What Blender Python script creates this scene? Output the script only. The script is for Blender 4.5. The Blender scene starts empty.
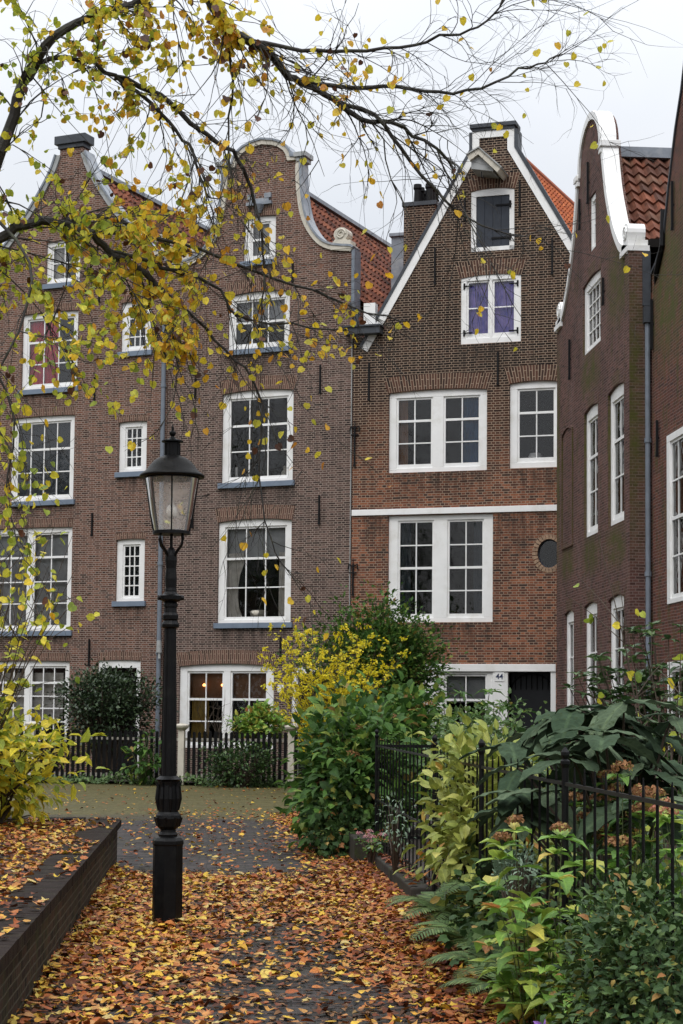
import bpy, bmesh, math, random
import numpy as np
from mathutils import Vector, Matrix
random.seed(7); RG = np.random.default_rng(7)
R = math.radians; PI = math.pi
sc = bpy.context.scene; C = sc.collection

# ------------------------------------------------------------------ camera
F = 1800.0; EYE = 1.6
yaw, pitch, roll = math.atan(126.5/F), R(4.2), R(0.57)
fw = Vector((math.sin(yaw)*math.cos(pitch), math.cos(yaw)*math.cos(pitch), math.sin(pitch)))
r0 = Vector((math.cos(yaw), -math.sin(yaw), 0)); u0 = r0.cross(fw)
rt = r0*math.cos(roll)+u0*math.sin(roll); up = u0*math.cos(roll)-r0*math.sin(roll)
cd = bpy.data.cameras.new('camera'); cam = bpy.data.objects.new('camera', cd); C.objects.link(cam)
m = Matrix((rt, up, -fw)).transposed().to_4x4(); m.translation = (0, 0, EYE); cam.matrix_world = m
cd.sensor_fit = 'VERTICAL'; cd.sensor_height = 36; cd.lens = F*36/1024; cd.shift_y = 70/1024
cd.clip_end = 2000; cd.clip_start = .05
sc.camera = cam
def at(px, py, Y):
    """world point on the viewing ray at world depth Y (used to survey limb and plant positions)"""
    d = fw+rt*((px-341.5)/F)-up*((py-582)/F)
    return Vector((0, 0, EYE))+d*(Y/d.y)

# ------------------------------------------------------------------ materials
def newmat(name):
    mt = bpy.data.materials.new(name); mt.use_nodes = True
    nt = mt.node_tree; nt.nodes.clear()
    out = nt.nodes.new('ShaderNodeOutputMaterial')
    return mt, nt, out
def N(nt, typ, **kw):
    n = nt.nodes.new(typ)
    for k, v in kw.items():
        if k.startswith('i_'):
            key = k[2:]
            key = int(key) if key.isdigit() else key.replace('_', ' ')
            n.inputs[key].default_value = v
        else: setattr(n, k, v)
    return n
def L(nt, a, b): nt.links.new(a, b)
def ramp(nt, stops, interp='LINEAR'):
    n = nt.nodes.new('ShaderNodeValToRGB'); cr = n.color_ramp; cr.interpolation = interp
    while len(cr.elements) > 1: cr.elements.remove(cr.elements[-1])
    cr.elements[0].position = stops[0][0]; cr.elements[0].color = (*stops[0][1], 1)
    for p, c in stops[1:]:
        e = cr.elements.new(p); e.color = (*c, 1)
    return n
def mix(nt, fac, a, b, blend='MIX'):
    n = nt.nodes.new('ShaderNodeMix'); n.data_type = 'RGBA'; n.blend_type = blend
    for sock, v in ((n.inputs[0], fac), (n.inputs[6], a), (n.inputs[7], b)):
        if isinstance(v, (int, float)): sock.default_value = v
        elif isinstance(v, tuple): sock.default_value = (*v, 1)
        else: L(nt, v, sock)
    return n.outputs[2]
def noise(nt, co, scale, detail=4, rough=.6):
    n = N(nt, 'ShaderNodeTexNoise', i_Scale=scale, i_Detail=detail, i_Roughness=rough)
    if co is not None: L(nt, co, n.inputs['Vector'])
    return n.outputs['Fac']
def bump(nt, h, strength, dist, bsdf):
    b = N(nt, 'ShaderNodeBump', i_Strength=strength, i_Distance=dist)
    L(nt, h, b.inputs['Height']); L(nt, b.outputs[0], bsdf.inputs['Normal'])
def plain(name, col, rough=.6, var=.2, scale=6, bmp=0, metal=0, dirt=None, dirtscale=3, spec=.5):
    mt, nt, out = newmat(name)
    b = N(nt, 'ShaderNodeBsdfPrincipled', i_Roughness=rough, i_Metallic=metal)
    b.inputs['Specular IOR Level'].default_value = spec
    tc = N(nt, 'ShaderNodeTexCoord').outputs['Object']
    nz = noise(nt, tc, scale)
    d = tuple(c*(1-var) for c in col); l = tuple(min(1, c*(1+var)) for c in col)
    rp = ramp(nt, [(.3, d), (.7, l)]); L(nt, nz, rp.inputs[0]); c = rp.outputs[0]
    if dirt:
        n2 = noise(nt, tc, dirtscale, 6, .7); r2 = ramp(nt, [(.5, (0, 0, 0)), (.72, (1, 1, 1))]); L(nt, n2, r2.inputs[0])
        c = mix(nt, r2.outputs[0], c, dirt)
    L(nt, c, b.inputs['Base Color'])
    if bmp: bump(nt, noise(nt, tc, scale*5), bmp, .01, b)
    L(nt, b.outputs[0], out.inputs[0]); return mt

def brick(name, cols, mortar, bw=.2, rh=.0515, ms=.0075, band=None, soft=0, drips=(), dripc=(.028, .024, .021), vert=False, low=None, lowz=(6, 7.5), moss=None, mossamt=0, stain=.35, stainc=(.035, .03, .028)):
    """cols: brick colour stops; low: stops used lower on the wall (the wall was rebuilt in other brick)"""
    mt, nt, out = newmat(name)
    uv = N(nt, 'ShaderNodeUVMap').outputs[0]
    sep = N(nt, 'ShaderNodeSeparateXYZ'); L(nt, uv, sep.inputs[0])
    vec = uv
    if vert:
        cb = N(nt, 'ShaderNodeCombineXYZ'); L(nt, sep.outputs[1], cb.inputs[0]); L(nt, sep.outputs[0], cb.inputs[1]); vec = cb.outputs[0]
    wn = N(nt, 'ShaderNodeTexNoise', i_Scale=2.5, i_Detail=2); L(nt, vec, wn.inputs['Vector'])
    wob = N(nt, 'ShaderNodeVectorMath', operation='MULTIPLY_ADD'); L(nt, wn.outputs['Color'], wob.inputs[0])
    wob.inputs[1].default_value = (.03, .022, 0); L(nt, vec, wob.inputs[2])
    bt = N(nt, 'ShaderNodeTexBrick', i_Scale=1.0, i_Bias=0.0); bt.offset = .5; bt.squash = .5 if not vert else 1; bt.squash_frequency = 2
    bt.inputs['Color1'].default_value = (0, 0, 0, 1); bt.inputs['Color2'].default_value = (1, 1, 1, 1); bt.inputs['Mortar'].default_value = (.5, .5, .5, 1)
    bt.inputs['Mortar Size'].default_value = ms; bt.inputs['Mortar Smooth'].default_value = .25
    bt.inputs['Brick Width'].default_value = bw; bt.inputs['Row Height'].default_value = rh
    L(nt, wob.outputs[0], bt.inputs['Vector'])
    def cr(st):
        k = len(st); r = ramp(nt, [(i/(k-1) if k > 1 else 0, c) for i, c in enumerate(st)]); L(nt, bt.outputs['Color'], r.inputs[0]); return r.outputs[0]
    col = cr(cols)
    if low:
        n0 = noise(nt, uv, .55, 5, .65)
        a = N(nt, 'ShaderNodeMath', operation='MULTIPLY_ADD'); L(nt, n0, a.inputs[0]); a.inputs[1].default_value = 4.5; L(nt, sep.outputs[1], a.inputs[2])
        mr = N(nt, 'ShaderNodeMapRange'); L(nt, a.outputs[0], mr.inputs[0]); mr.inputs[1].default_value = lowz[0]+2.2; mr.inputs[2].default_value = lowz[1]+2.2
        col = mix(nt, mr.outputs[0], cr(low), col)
    big = noise(nt, uv, .7, 6, .68); rb = ramp(nt, [(.3, (.55, .55, .58)), (.47, (.95, .93, .93)), (.58, (1.05, 1.02, 1)), (.74, (1.25, 1.18, 1.14))]); L(nt, big, rb.inputs[0])
    col = mix(nt, 1.0, col, rb.outputs[0], 'MULTIPLY')
    fine = noise(nt, uv, 38, 3); rf = ramp(nt, [(.3, (.75, .75, .75)), (.7, (1.25, 1.25, 1.25))]); L(nt, fine, rf.inputs[0])
    col = mix(nt, 1.0, col, rf.outputs[0], 'MULTIPLY')
    mc = mix(nt, big, tuple(c*.62 for c in mortar), tuple(c*1.25 for c in mortar))
    mf = bt.outputs['Fac']
    if soft:
        mm = N(nt, 'ShaderNodeMath', operation='MULTIPLY'); L(nt, mf, mm.inputs[0]); mm.inputs[1].default_value = 1-soft; mf = mm.outputs[0]
    col = mix(nt, mf, col, mc)
    # grime streaks: stretched noise
    mp = N(nt, 'ShaderNodeMapping'); mp.inputs['Scale'].default_value = (1.6, .45, 1); L(nt, uv, mp.inputs[0])
    st = noise(nt, mp.outputs[0], 1.3, 7, .72); rs = ramp(nt, [(.54, (0, 0, 0)), (.75, (stain,)*3)]); L(nt, st, rs.inputs[0])
    col = mix(nt, rs.outputs[0], col, stainc)
    for z0, z1, u0_, u1_ in drips:      # soot and water marks under sills: stains of their own outline
        sm_ = N(nt, 'ShaderNodeMapRange'); L(nt, sep.outputs[1], sm_.inputs[0]); sm_.inputs[1].default_value = z0; sm_.inputs[2].default_value = z1
        top_ = N(nt, 'ShaderNodeMath', operation='LESS_THAN'); L(nt, sep.outputs[1], top_.inputs[0]); top_.inputs[1].default_value = z1
        ab = N(nt, 'ShaderNodeMath', operation='SUBTRACT'); L(nt, sep.outputs[0], ab.inputs[0]); ab.inputs[1].default_value = (u0_+u1_)/2
        ab2 = N(nt, 'ShaderNodeMath', operation='ABSOLUTE'); L(nt, ab.outputs[0], ab2.inputs[0])
        hm = N(nt, 'ShaderNodeMapRange'); L(nt, ab2.outputs[0], hm.inputs[0]); hm.inputs[1].default_value = (u1_-u0_)/2+.15; hm.inputs[2].default_value = (u1_-u0_)/2-.15
        mq = N(nt, 'ShaderNodeMapping'); mq.inputs['Scale'].default_value = (5, .9, 1); L(nt, uv, mq.inputs[0])
        rq = ramp(nt, [(.38, (0,)*3), (.62, (.85,)*3)]); L(nt, noise(nt, mq.outputs[0], 1.4, 5, .7), rq.inputs[0]); fq = rq.outputs[0]
        for o_ in (sm_.outputs[0], top_.outputs[0], hm.outputs[0]):
            mm_ = N(nt, 'ShaderNodeMath', operation='MULTIPLY'); L(nt, fq, mm_.inputs[0]); L(nt, o_, mm_.inputs[1]); fq = mm_.outputs[0]
        col = mix(nt, fq, col, dripc)
    if moss:
        mn = noise(nt, mp.outputs[0], 2.1, 6, .7)
        rm = ramp(nt, [(.56-mossamt*.1, (0, 0, 0)), (.74-mossamt*.1, (.8,)*3)]); L(nt, mn, rm.inputs[0])
        col = mix(nt, rm.outputs[0], col, moss)
        for z0, z1, u0, u1 in (band or ()):
            # moss fed by the drip of a sill or a leaking joint: a stain with its own outline
            fac = None
            for so, a, b in ((sep.outputs[1], z0, z1), (sep.outputs[0], u0, u1)):
                c_, w_ = (a+b)/2, (b-a)/2
                d1 = N(nt, 'ShaderNodeMath', operation='SUBTRACT'); L(nt, so, d1.inputs[0]); d1.inputs[1].default_value = c_
                d2 = N(nt, 'ShaderNodeMath', operation='ABSOLUTE'); L(nt, d1.outputs[0], d2.inputs[0])
                d3 = N(nt, 'ShaderNodeMapRange'); L(nt, d2.outputs[0], d3.inputs[0]); d3.inputs[1].default_value = w_; d3.inputs[2].default_value = w_*.35; d3.inputs[3].default_value = 0; d3.inputs[4].default_value = 1
                if fac is None: fac = d3.outputs[0]
                else:
                    d4 = N(nt, 'ShaderNodeMath', operation='MULTIPLY'); L(nt, fac, d4.inputs[0]); L(nt, d3.outputs[0], d4.inputs[1]); fac = d4.outputs[0]
            rn = ramp(nt, [(.34, (.1,)*3), (.62, (1,)*3)]); L(nt, noise(nt, uv, 3.2, 6, .7), rn.inputs[0])
            d5 = N(nt, 'ShaderNodeMath', operation='MULTIPLY'); L(nt, fac, d5.inputs[0]); L(nt, rn.outputs[0], d5.inputs[1])
            col = mix(nt, d5.outputs[0], col, tuple(q*1.25 for q in moss))
    b = N(nt, 'ShaderNodeBsdfPrincipled', i_Roughness=.85); b.inputs['Specular IOR Level'].default_value = .12
    L(nt, col, b.inputs['Base Color'])
    inv = N(nt, 'ShaderNodeMath', operation='SUBTRACT'); inv.inputs[0].default_value = 1; L(nt, bt.outputs['Fac'], inv.inputs[1])
    bump(nt, inv.outputs[0], .6, .006, b)
    L(nt, b.outputs[0], out.inputs[0]); return mt

def tilemat(name, stops, moss):
    mt, nt, out = newmat(name)
    uv = N(nt, 'ShaderNodeUVMap').outputs[0]
    fl = N(nt, 'ShaderNodeVectorMath', operation='FLOOR'); L(nt, uv, fl.inputs[0])
    wn = N(nt, 'ShaderNodeTexWhiteNoise'); wn.noise_dimensions = '2D'; L(nt, fl.outputs[0], wn.inputs['Vector'])
    k = len(stops); rp = ramp(nt, [(i/(k-1), c) for i, c in enumerate(stops)]); L(nt, wn.outputs['Value'], rp.inputs[0])
    nz = noise(nt, uv, .35, 6, .7); r2 = ramp(nt, [(.5, (0, 0, 0)), (.7, (.75,)*3)]); L(nt, nz, r2.inputs[0])
    c = mix(nt, r2.outputs[0], rp.outputs[0], moss)
    f = noise(nt, uv, 4, 4); rf = ramp(nt, [(.3, (.55,)*3), (.7, (1.3,)*3)]); L(nt, f, rf.inputs[0])
    c = mix(nt, 1.0, c, rf.outputs[0], 'MULTIPLY')
    b = N(nt, 'ShaderNodeBsdfPrincipled', i_Roughness=.75); b.inputs['Specular IOR Level'].default_value = .2; L(nt, c, b.inputs['Base Color'])
    L(nt, b.outputs[0], out.inputs[0]); return mt

def leafmat(name, stops, transl=.3, rough=.5, spec=.4, spots=None):
    mt, nt, out = newmat(name)
    g = N(nt, 'ShaderNodeNewGeometry')
    rp = ramp(nt, stops); L(nt, g.outputs['Random Per Island'], rp.inputs[0]); c = rp.outputs[0]
    tc = N(nt, 'ShaderNodeTexCoord').outputs['Object']
    nz = noise(nt, tc, 22, 3); rf = ramp(nt, [(.3, (.72,)*3), (.7, (1.2,)*3)]); L(nt, nz, rf.inputs[0])
    c = mix(nt, 1.0, c, rf.outputs[0], 'MULTIPLY')
    # midrib, side veins and a drier rim
    sx = N(nt, 'ShaderNodeSeparateXYZ'); L(nt, N(nt, 'ShaderNodeUVMap').outputs[0], sx.inputs[0])
    def mth(op, a, b=None):
        q = N(nt, 'ShaderNodeMath', operation=op)
        for k, v_ in enumerate((a, b)):
            if v_ is None: continue
            if isinstance(v_, (int, float)): q.inputs[k].default_value = v_
            else: L(nt, v_, q.inputs[k])
        return q.outputs[0]
    ax = mth('ABSOLUTE', mth('SUBTRACT', sx.outputs[0], .5))
    rib = ramp(nt, [(0, (1,)*3), (.022, (.8,)*3), (.035, (0,)*3)]); L(nt, ax, rib.inputs[0])
    vein = mth('PINGPONG', mth('MULTIPLY', mth('SUBTRACT', sx.outputs[1], mth('MULTIPLY', ax, .75)), 8.0), .5)
    vr = ramp(nt, [(0, (.55,)*3), (.09, (.2,)*3), (.16, (0,)*3)]); L(nt, vein, vr.inputs[0])
    vmax = mth('MAXIMUM', rib.outputs[0], vr.outputs[0])
    lt = mix(nt, 1.0, c, (1.55, 1.5, 1.35), 'MULTIPLY'); c = mix(nt, mth('MULTIPLY', vmax, .75), c, lt)
    if spots:
        n2 = noise(nt, tc, 34, 4, .7); r2 = ramp(nt, [(.55, (0, 0, 0)), (.66, (.85,)*3)]); L(nt, n2, r2.inputs[0]); c = mix(nt, r2.outputs[0], c, spots)
    b = N(nt, 'ShaderNodeBsdfPrincipled', i_Roughness=rough); b.inputs['Specular IOR Level'].default_value = spec
    L(nt, c, b.inputs['Base Color']); bump(nt, vmax, .35, .004, b)
    t = N(nt, 'ShaderNodeBsdfTranslucent'); L(nt, c, t.inputs[0])
    ms = N(nt, 'ShaderNodeMixShader'); ms.inputs[0].default_value = transl
    L(nt, b.outputs[0], ms.inputs[1]); L(nt, t.outputs[0], ms.inputs[2]); L(nt, ms.outputs[0], out.inputs[0]); return mt

def glassmat(name, ior=1.5, milky=0.0, milkc=(.6, .58, .54), tint=(1, 1, 1)):
    mt, nt, out = newmat(name)
    fr = N(nt, 'ShaderNodeFresnel', i_IOR=ior)
    tc = N(nt, 'ShaderNodeTexCoord').outputs['Object']
    bp = N(nt, 'ShaderNodeBump', i_Strength=.35, i_Distance=.02); L(nt, noise(nt, tc, 2.3, 2), bp.inputs['Height'])
    gl = N(nt, 'ShaderNodeBsdfGlossy', i_Roughness=.02); L(nt, bp.outputs[0], gl.inputs['Normal'])
    tr = N(nt, 'ShaderNodeBsdfTransparent'); tr.inputs[0].default_value = (*tint, 1)
    src = tr.outputs[0]
    if milky:
        df = N(nt, 'ShaderNodeBsdfDiffuse'); df.inputs[0].default_value = (*milkc, 1)
        tl = N(nt, 'ShaderNodeBsdfTranslucent'); tl.inputs[0].default_value = (*milkc, 1)
        a = N(nt, 'ShaderNodeMixShader'); a.inputs[0].default_value = .5; L(nt, df.outputs[0], a.inputs[1]); L(nt, tl.outputs[0], a.inputs[2])
        m2 = N(nt, 'ShaderNodeMixShader'); L(nt, src, m2.inputs[1]); L(nt, a.outputs[0], m2.inputs[2])
        r = ramp(nt, [(.35, (milky*.7,)*3), (.7, (milky*1.3,)*3)]); L(nt, noise(nt, tc, 14, 4), r.inputs[0]); L(nt, r.outputs[0], m2.inputs[0])
        src = m2.outputs[0]
    ms = N(nt, 'ShaderNodeMixShader'); L(nt, fr.outputs[0], ms.inputs[0]); L(nt, src, ms.inputs[1]); L(nt, gl.outputs[0], ms.inputs[2])
    L(nt, ms.outputs[0], out.inputs[0]); return mt

def cloth(name, a, b_, emis=0):
    mt, nt, out = newmat(name)
    tc = N(nt, 'ShaderNodeTexCoord').outputs['Object']
    w = noise(nt, tc, 5, 3); rp = ramp(nt, [(.35, a), (.65, b_)]); L(nt, w, rp.inputs[0])
    b = N(nt, 'ShaderNodeBsdfPrincipled', i_Roughness=.9); L(nt, rp.outputs[0], b.inputs['Base Color'])
    L(nt, b.outputs[0], out.inputs[0]); return mt

M = {}
M['brickA'] = brick('brown grey brick', [(.043, .026, .021), (.135, .07, .051), (.19, .1, .074), (.08, .047, .038), (.16, .076, .052), (.05, .035, .031)], (.33, .265, .225), stain=.4,
                   drips=[(9.0, 9.7, -9.3, -7.6), (6.2, 6.8, -9.5, -7.7), (2.9, 3.5, -10, -7.7), (6.8, 7.42, -6.4, -5.5), (3.6, 4.2, -6.4, -5.5)])
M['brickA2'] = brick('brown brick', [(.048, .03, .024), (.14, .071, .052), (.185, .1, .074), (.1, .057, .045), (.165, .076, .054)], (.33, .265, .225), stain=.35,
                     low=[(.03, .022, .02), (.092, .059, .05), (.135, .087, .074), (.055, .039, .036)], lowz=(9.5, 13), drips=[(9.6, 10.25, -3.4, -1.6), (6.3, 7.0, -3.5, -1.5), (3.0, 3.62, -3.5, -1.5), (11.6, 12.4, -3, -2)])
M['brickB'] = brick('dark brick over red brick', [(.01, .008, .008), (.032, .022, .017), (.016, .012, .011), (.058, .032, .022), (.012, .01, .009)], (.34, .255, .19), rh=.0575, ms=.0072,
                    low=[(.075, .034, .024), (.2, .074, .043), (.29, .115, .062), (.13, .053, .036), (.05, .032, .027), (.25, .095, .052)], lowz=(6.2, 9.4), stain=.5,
                    drips=[(6.4, 7.2, .9, 3.2), (6.35, 7.22, 3.8, 5.0), (9.2, 10.15, 2.6, 4.0), (5.2, 6.2, .2, 4.8), (2.9, 3.7, .9, 3.4)])
M['brickC'] = brick('purple brown brick', [(.045, .025, .022), (.095, .048, .04), (.13, .068, .058), (.06, .036, .032), (.115, .052, .042)], (.2, .155, .14), soft=.35, ms=.007, moss=(.055, .055, .016), mossamt=.15, stain=.55, stainc=(.17, .135, .125),
                    band=[(4.2, 5.15, 2.5, 4.3), (4.15, 5.15, 4.6, 6.6), (4.3, 5.1, .3, 2.0), (7.7, 8.7, 2.3, 4.4), (4, 10.2, -.35, .45), (8.4, 10.4, 4.6, 6.9)])
M['brickD'] = brick('red brown brick', [(.08, .032, .025), (.15, .056, .038), (.11, .044, .034), (.055, .03, .026)], (.21, .16, .14), soft=.3, moss=(.06, .065, .02), mossamt=.6, stain=.3, band=[(7.2, 10.4, -.3, 2.4)])
M['archA'] = brick('soldier bricks brown', [(.045, .027, .022), (.11, .062, .048), (.155, .085, .065), (.08, .048, .04)], (.34, .25, .19), vert=True, bw=.3)
M['archB'] = brick('soldier bricks dark', [(.03, .02, .017), (.08, .044, .032), (.12, .06, .042), (.05, .032, .027)], (.36, .27, .2), vert=True, bw=.3, rh=.06)
M['white'] = plain('white paint', (.8, .8, .79), .45, .04, 3, dirt=(.68, .67, .63), dirtscale=2.2)
M['cream'] = plain('cream painted stone', (.56, .52, .44), .6, .08, 3, dirt=(.38, .36, .3), dirtscale=4)
M['greycap'] = plain('grey painted stone', (.33, .34, .34), .6, .15, 4, dirt=(.16, .17, .15))
M['lead'] = plain('lead sheet', (.2, .225, .26), .45, .2, 5, dirt=(.36, .37, .38), dirtscale=2)
M['leaddark'] = plain('dark lead', (.05, .056, .066), .5, .25, 5, spec=.3)
M['sill'] = plain('blue grey sill paint', (.15, .19, .25), .5, .12, 5)
M['pipe'] = plain('grey blue pipe paint', (.15, .175, .21), .45, .15, 6)
M['black'] = plain('black iron paint', (.0035, .0035, .004), .42, .3, 30, bmp=.2, dirt=(.01, .01, .009), dirtscale=9, spec=.16)
M['ironmatte'] = plain('wall iron', (.006, .006, .007), .6, .3, 12, spec=.2)
M['shutter'] = plain('dark slate shutter paint', (.028, .034, .046), .5, .2, 4, spec=.3)
M['doordark'] = plain('black door paint', (.008, .009, .011), .5, .2, 4, spec=.25)
M['inside'] = plain('dim interior', (.016, .014, .013), .9, .2, 1, spec=.1)
M['insidewarm'] = plain('brown interior wall', (.2, .1, .05), .9, .2, 1)
M['glass'] = glassmat('window glass', 1.5)
M['lampglass'] = glassmat('weathered lantern glass', 1.35, .3, (.88, .82, .76))
M['red'] = cloth('crimson curtain', (.62, .015, .05), (.85, .04, .1))
M['purple'] = cloth('violet curtain', (.16, .15, .6), (.42, .33, .8))
M['net'] = cloth('pale curtain', (.5, .47, .42), (.66, .63, .58))
M['blind'] = cloth('grey blind', (.36, .37, .38), (.43, .44, .45))
M['blue'] = cloth('deep blue curtain', (.01, .05, .13), (.02, .09, .2))
M['amber'] = cloth('ochre curtain', (.3, .19, .04), (.42, .28, .07))
M['darkblue'] = cloth('dark blue blind', (.012, .022, .032), (.02, .034, .046))
M['tile'] = tilemat('weathered red pantiles', [(.08, .035, .027), (.22, .075, .042), (.27, .1, .056), (.13, .05, .036), (.19, .065, .042), (.055, .036, .032)], (.055, .044, .037))
M['tileor'] = tilemat('orange pantiles', [(.36, .1, .04), (.5, .16, .065), (.42, .12, .05), (.3, .085, .045)], (.2, .075, .045))
M['tiledk'] = tilemat('dark red pantiles', [(.13, .052, .035), (.23, .085, .05), (.17, .066, .042), (.1, .05, .038), (.2, .1, .065)], (.075, .06, .045))
M['stone'] = plain('mossy blue stone', (.035, .031, .026), .85, .35, 7, bmp=.4, dirt=(.036, .045, .016), dirtscale=4, spec=.15)
M['coping'] = plain('wet dark brick coping', (.018, .012, .01), .75, .4, 12, bmp=.5, dirt=(.03, .027, .016), dirtscale=5, spec=.1)
M['soil'] = plain('dark soil', (.035, .026, .02), .95, .4, 12, bmp=.6)
M['bark'] = plain('dark wet bark', (.022, .019, .016), .8, .4, 18, bmp=.6, dirt=(.05, .055, .03), dirtscale=8)
M['twig'] = plain('brown stem', (.06, .042, .028), .8, .3, 18)
M['greenstem'] = plain('green stem', (.07, .09, .03), .7, .3, 18)
M['planterbrick'] = brick('dark mossy planter brick', [(.01, .008, .007), (.034, .022, .016), (.055, .032, .022), (.018, .014, .012)], (.075, .066, .048), bw=.21, rh=.06, moss=(.035, .042, .016), mossamt=.6)

# ground paving
def paving():
    mt, nt, out = newmat('dark clinker paving')
    tc = N(nt, 'ShaderNodeTexCoord').outputs['Object']
    sep = N(nt, 'ShaderNodeSeparateXYZ'); L(nt, tc, sep.inputs[0])
    bt = N(nt, 'ShaderNodeTexBrick', i_Scale=1.0); bt.offset = .5
    bt.inputs['Color1'].default_value = (0, 0, 0, 1); bt.inputs['Color2'].default_value = (1, 1, 1, 1); bt.inputs['Mortar'].default_value = (.5, .5, .5, 1)
    bt.inputs['Mortar Size'].default_value = .006; bt.inputs['Brick Width'].default_value = .2; bt.inputs['Row Height'].default_value = .075; bt.inputs['Mortar Smooth'].default_value = .3
    wn = N(nt, 'ShaderNodeTexNoise', i_Scale=1.5, i_Detail=2); L(nt, tc, wn.inputs['Vector'])
    wob = N(nt, 'ShaderNodeVectorMath', operation='MULTIPLY_ADD'); L(nt, wn.outputs['Color'], wob.inputs[0]); wob.inputs[1].default_value = (.08, .08, 0); L(nt, tc, wob.inputs[2])
    L(nt, wob.outputs[0], bt.inputs['Vector'])
    rp = ramp(nt, [(0, (.02, .018, .018)), (.5, (.036, .031, .03)), (1, (.055, .043, .04))]); L(nt, bt.outputs['Color'], rp.inputs[0])
    c = mix(nt, bt.outputs['Fac'], rp.outputs[0], (.012, .012, .009))
    # moss growing on the far cross path
    a = N(nt, 'ShaderNodeMath', operation='MULTIPLY_ADD'); L(nt, noise(nt, tc, .5, 5), a.inputs[0]); a.inputs[1].default_value = 5; L(nt, sep.outputs[1], a.inputs[2])
    mr = N(nt, 'ShaderNodeMapRange'); L(nt, a.outputs[0], mr.inputs[0]); mr.inputs[1].default_value = 29.6; mr.inputs[2].default_value = 31.2; mr.inputs[4].default_value = .85
    fine = noise(nt, tc, 9, 5, .7); mossr = ramp(nt, [(.3, (.06, .055, .018)), (.7, (.13, .112, .04))]); L(nt, fine, mossr.inputs[0])
    c = mix(nt, mr.outputs[0], c, mossr.outputs[0])
    r2 = ramp(nt, [(.5, (0, 0, 0)), (.7, (.5,)*3)]); L(nt, noise(nt, tc, 1.2, 6, .7), r2.inputs[0])
    c = mix(nt, r2.outputs[0], c, (.045, .045, .022))
    b = N(nt, 'ShaderNodeBsdfPrincipled')
    rr = ramp(nt, [(.35, (.5,)*3), (.65, (.85,)*3)]); L(nt, noise(nt, tc, 2, 4), rr.inputs[0]); L(nt, rr.outputs[0], b.inputs['Roughness'])
    L(nt, c, b.inputs['Base Color'])
    b.inputs['Specular IOR Level'].default_value = .22
    inv = N(nt, 'ShaderNodeMath', operation='SUBTRACT'); inv.inputs[0].default_value = 1; L(nt, bt.outputs['Fac'], inv.inputs[1])
    bump(nt, inv.outputs[0], .8, .008, b); L(nt, b.outputs[0], out.inputs[0]); return mt
M['paving'] = paving()

# leaves (albedo values)
M['lf_tree'] = leafmat('lime tree autumn leaf', [(0, (.22, .3, .04)), (.3, (.4, .46, .05)), (.6, (.62, .6, .06)), (.9, (.75, .62, .05)), (1, (.66, .4, .04))], .45)
M['lf_gold'] = leafmat('golden autumn leaf', [(0, (.5, .5, .06)), (.5, (.76, .58, .04)), (.85, (.76, .44, .03)), (1, (.5, .2, .03))], .45)
M['lf_brown'] = leafmat('withered leaf', [(0, (.07, .03, .02)), (1, (.15, .06, .03))], .2)
M['lf_hazel'] = leafmat('yellow green shrub leaf', [(0, (.13, .21, .03)), (.3, (.38, .43, .05)), (.6, (.68, .6, .06)), (1, (.78, .62, .05))], .42)
M['lf_ground'] = leafmat('fallen leaf', [(0, (.05, .02, .012)), (.16, (.15, .042, .016)), (.34, (.32, .085, .02)), (.52, (.42, .15, .035)), (.64, (.42, .21, .075)), (.76, (.52, .27, .03)), (.9, (.6, .42, .045)), (1, (.46, .36, .15))], .1, .5, .2, spots=(.15, .06, .022))
M['lf_scrap'] = leafmat('trodden leaf', [(0, (.03, .016, .01)), (.5, (.1, .045, .022)), (.85, (.2, .1, .04)), (1, (.32, .22, .08))], .05, .6, .2)
M['lf_rust'] = leafmat('rust red fallen leaf', [(0, (.07, .022, .014)), (.4, (.2, .05, .022)), (.75, (.34, .1, .03)), (1, (.46, .24, .05))], .1, .5, .25)
M['lf_dark'] = leafmat('dark evergreen leaf', [(0, (.016, .03, .014)), (.6, (.034, .06, .026)), (1, (.06, .095, .04))], .12, .32, .5)
M['lf_rhodo'] = leafmat('glossy dark leaf', [(0, (.022, .05, .018)), (.6, (.045, .095, .026)), (1, (.085, .14, .04))], .2, .38, .4)
M['lf_green'] = leafmat('hydrangea leaf', [(0, (.028, .066, .016)), (.5, (.055, .125, .026)), (.85, (.11, .21, .04)), (.97, (.22, .25, .05)), (1, (.24, .12, .05))], .3, .55, .2)
M['lf_bright'] = leafmat('fresh green leaf', [(0, (.1, .22, .035)), (.45, (.19, .34, .06)), (.8, (.33, .43, .08)), (.94, (.48, .42, .08)), (1, (.45, .17, .06))], .3, .45)
M['lf_lime'] = leafmat('yellow green leaf', [(0, (.14, .19, .03)), (.5, (.26, .3, .06)), (.95, (.36, .38, .09)), (1, (.5, .2, .04))], .3, .5)
M['lf_yellow'] = leafmat('bright yellow small leaf', [(0, (.5, .5, .03)), (.5, (.8, .68, .03)), (1, (.85, .7, .05))], .45, .5)
M['lf_felt'] = leafmat('felted grey green leaf', [(0, (.035, .058, .034)), (.6, (.062, .092, .055)), (1, (.1, .135, .082))], .12, .85, .05, spots=(.035, .05, .02))
M['lf_fern'] = leafmat('fern leaf', [(0, (.055, .1, .035)), (.6, (.1, .17, .06)), (1, (.17, .24, .08))], .3, .6)
M['lf_ivy'] = leafmat('ivy leaf', [(0, (.022, .048, .016)), (.6, (.045, .09, .026)), (.9, (.08, .13, .04)), (.96, (.25, .24, .05)), (1, (.3, .13, .05))], .15, .5, .2)
M['lf_grey'] = leafmat('pale grey green leaf', [(0, (.1, .16, .1)), (1, (.2, .28, .2))], .2, .6)
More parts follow.
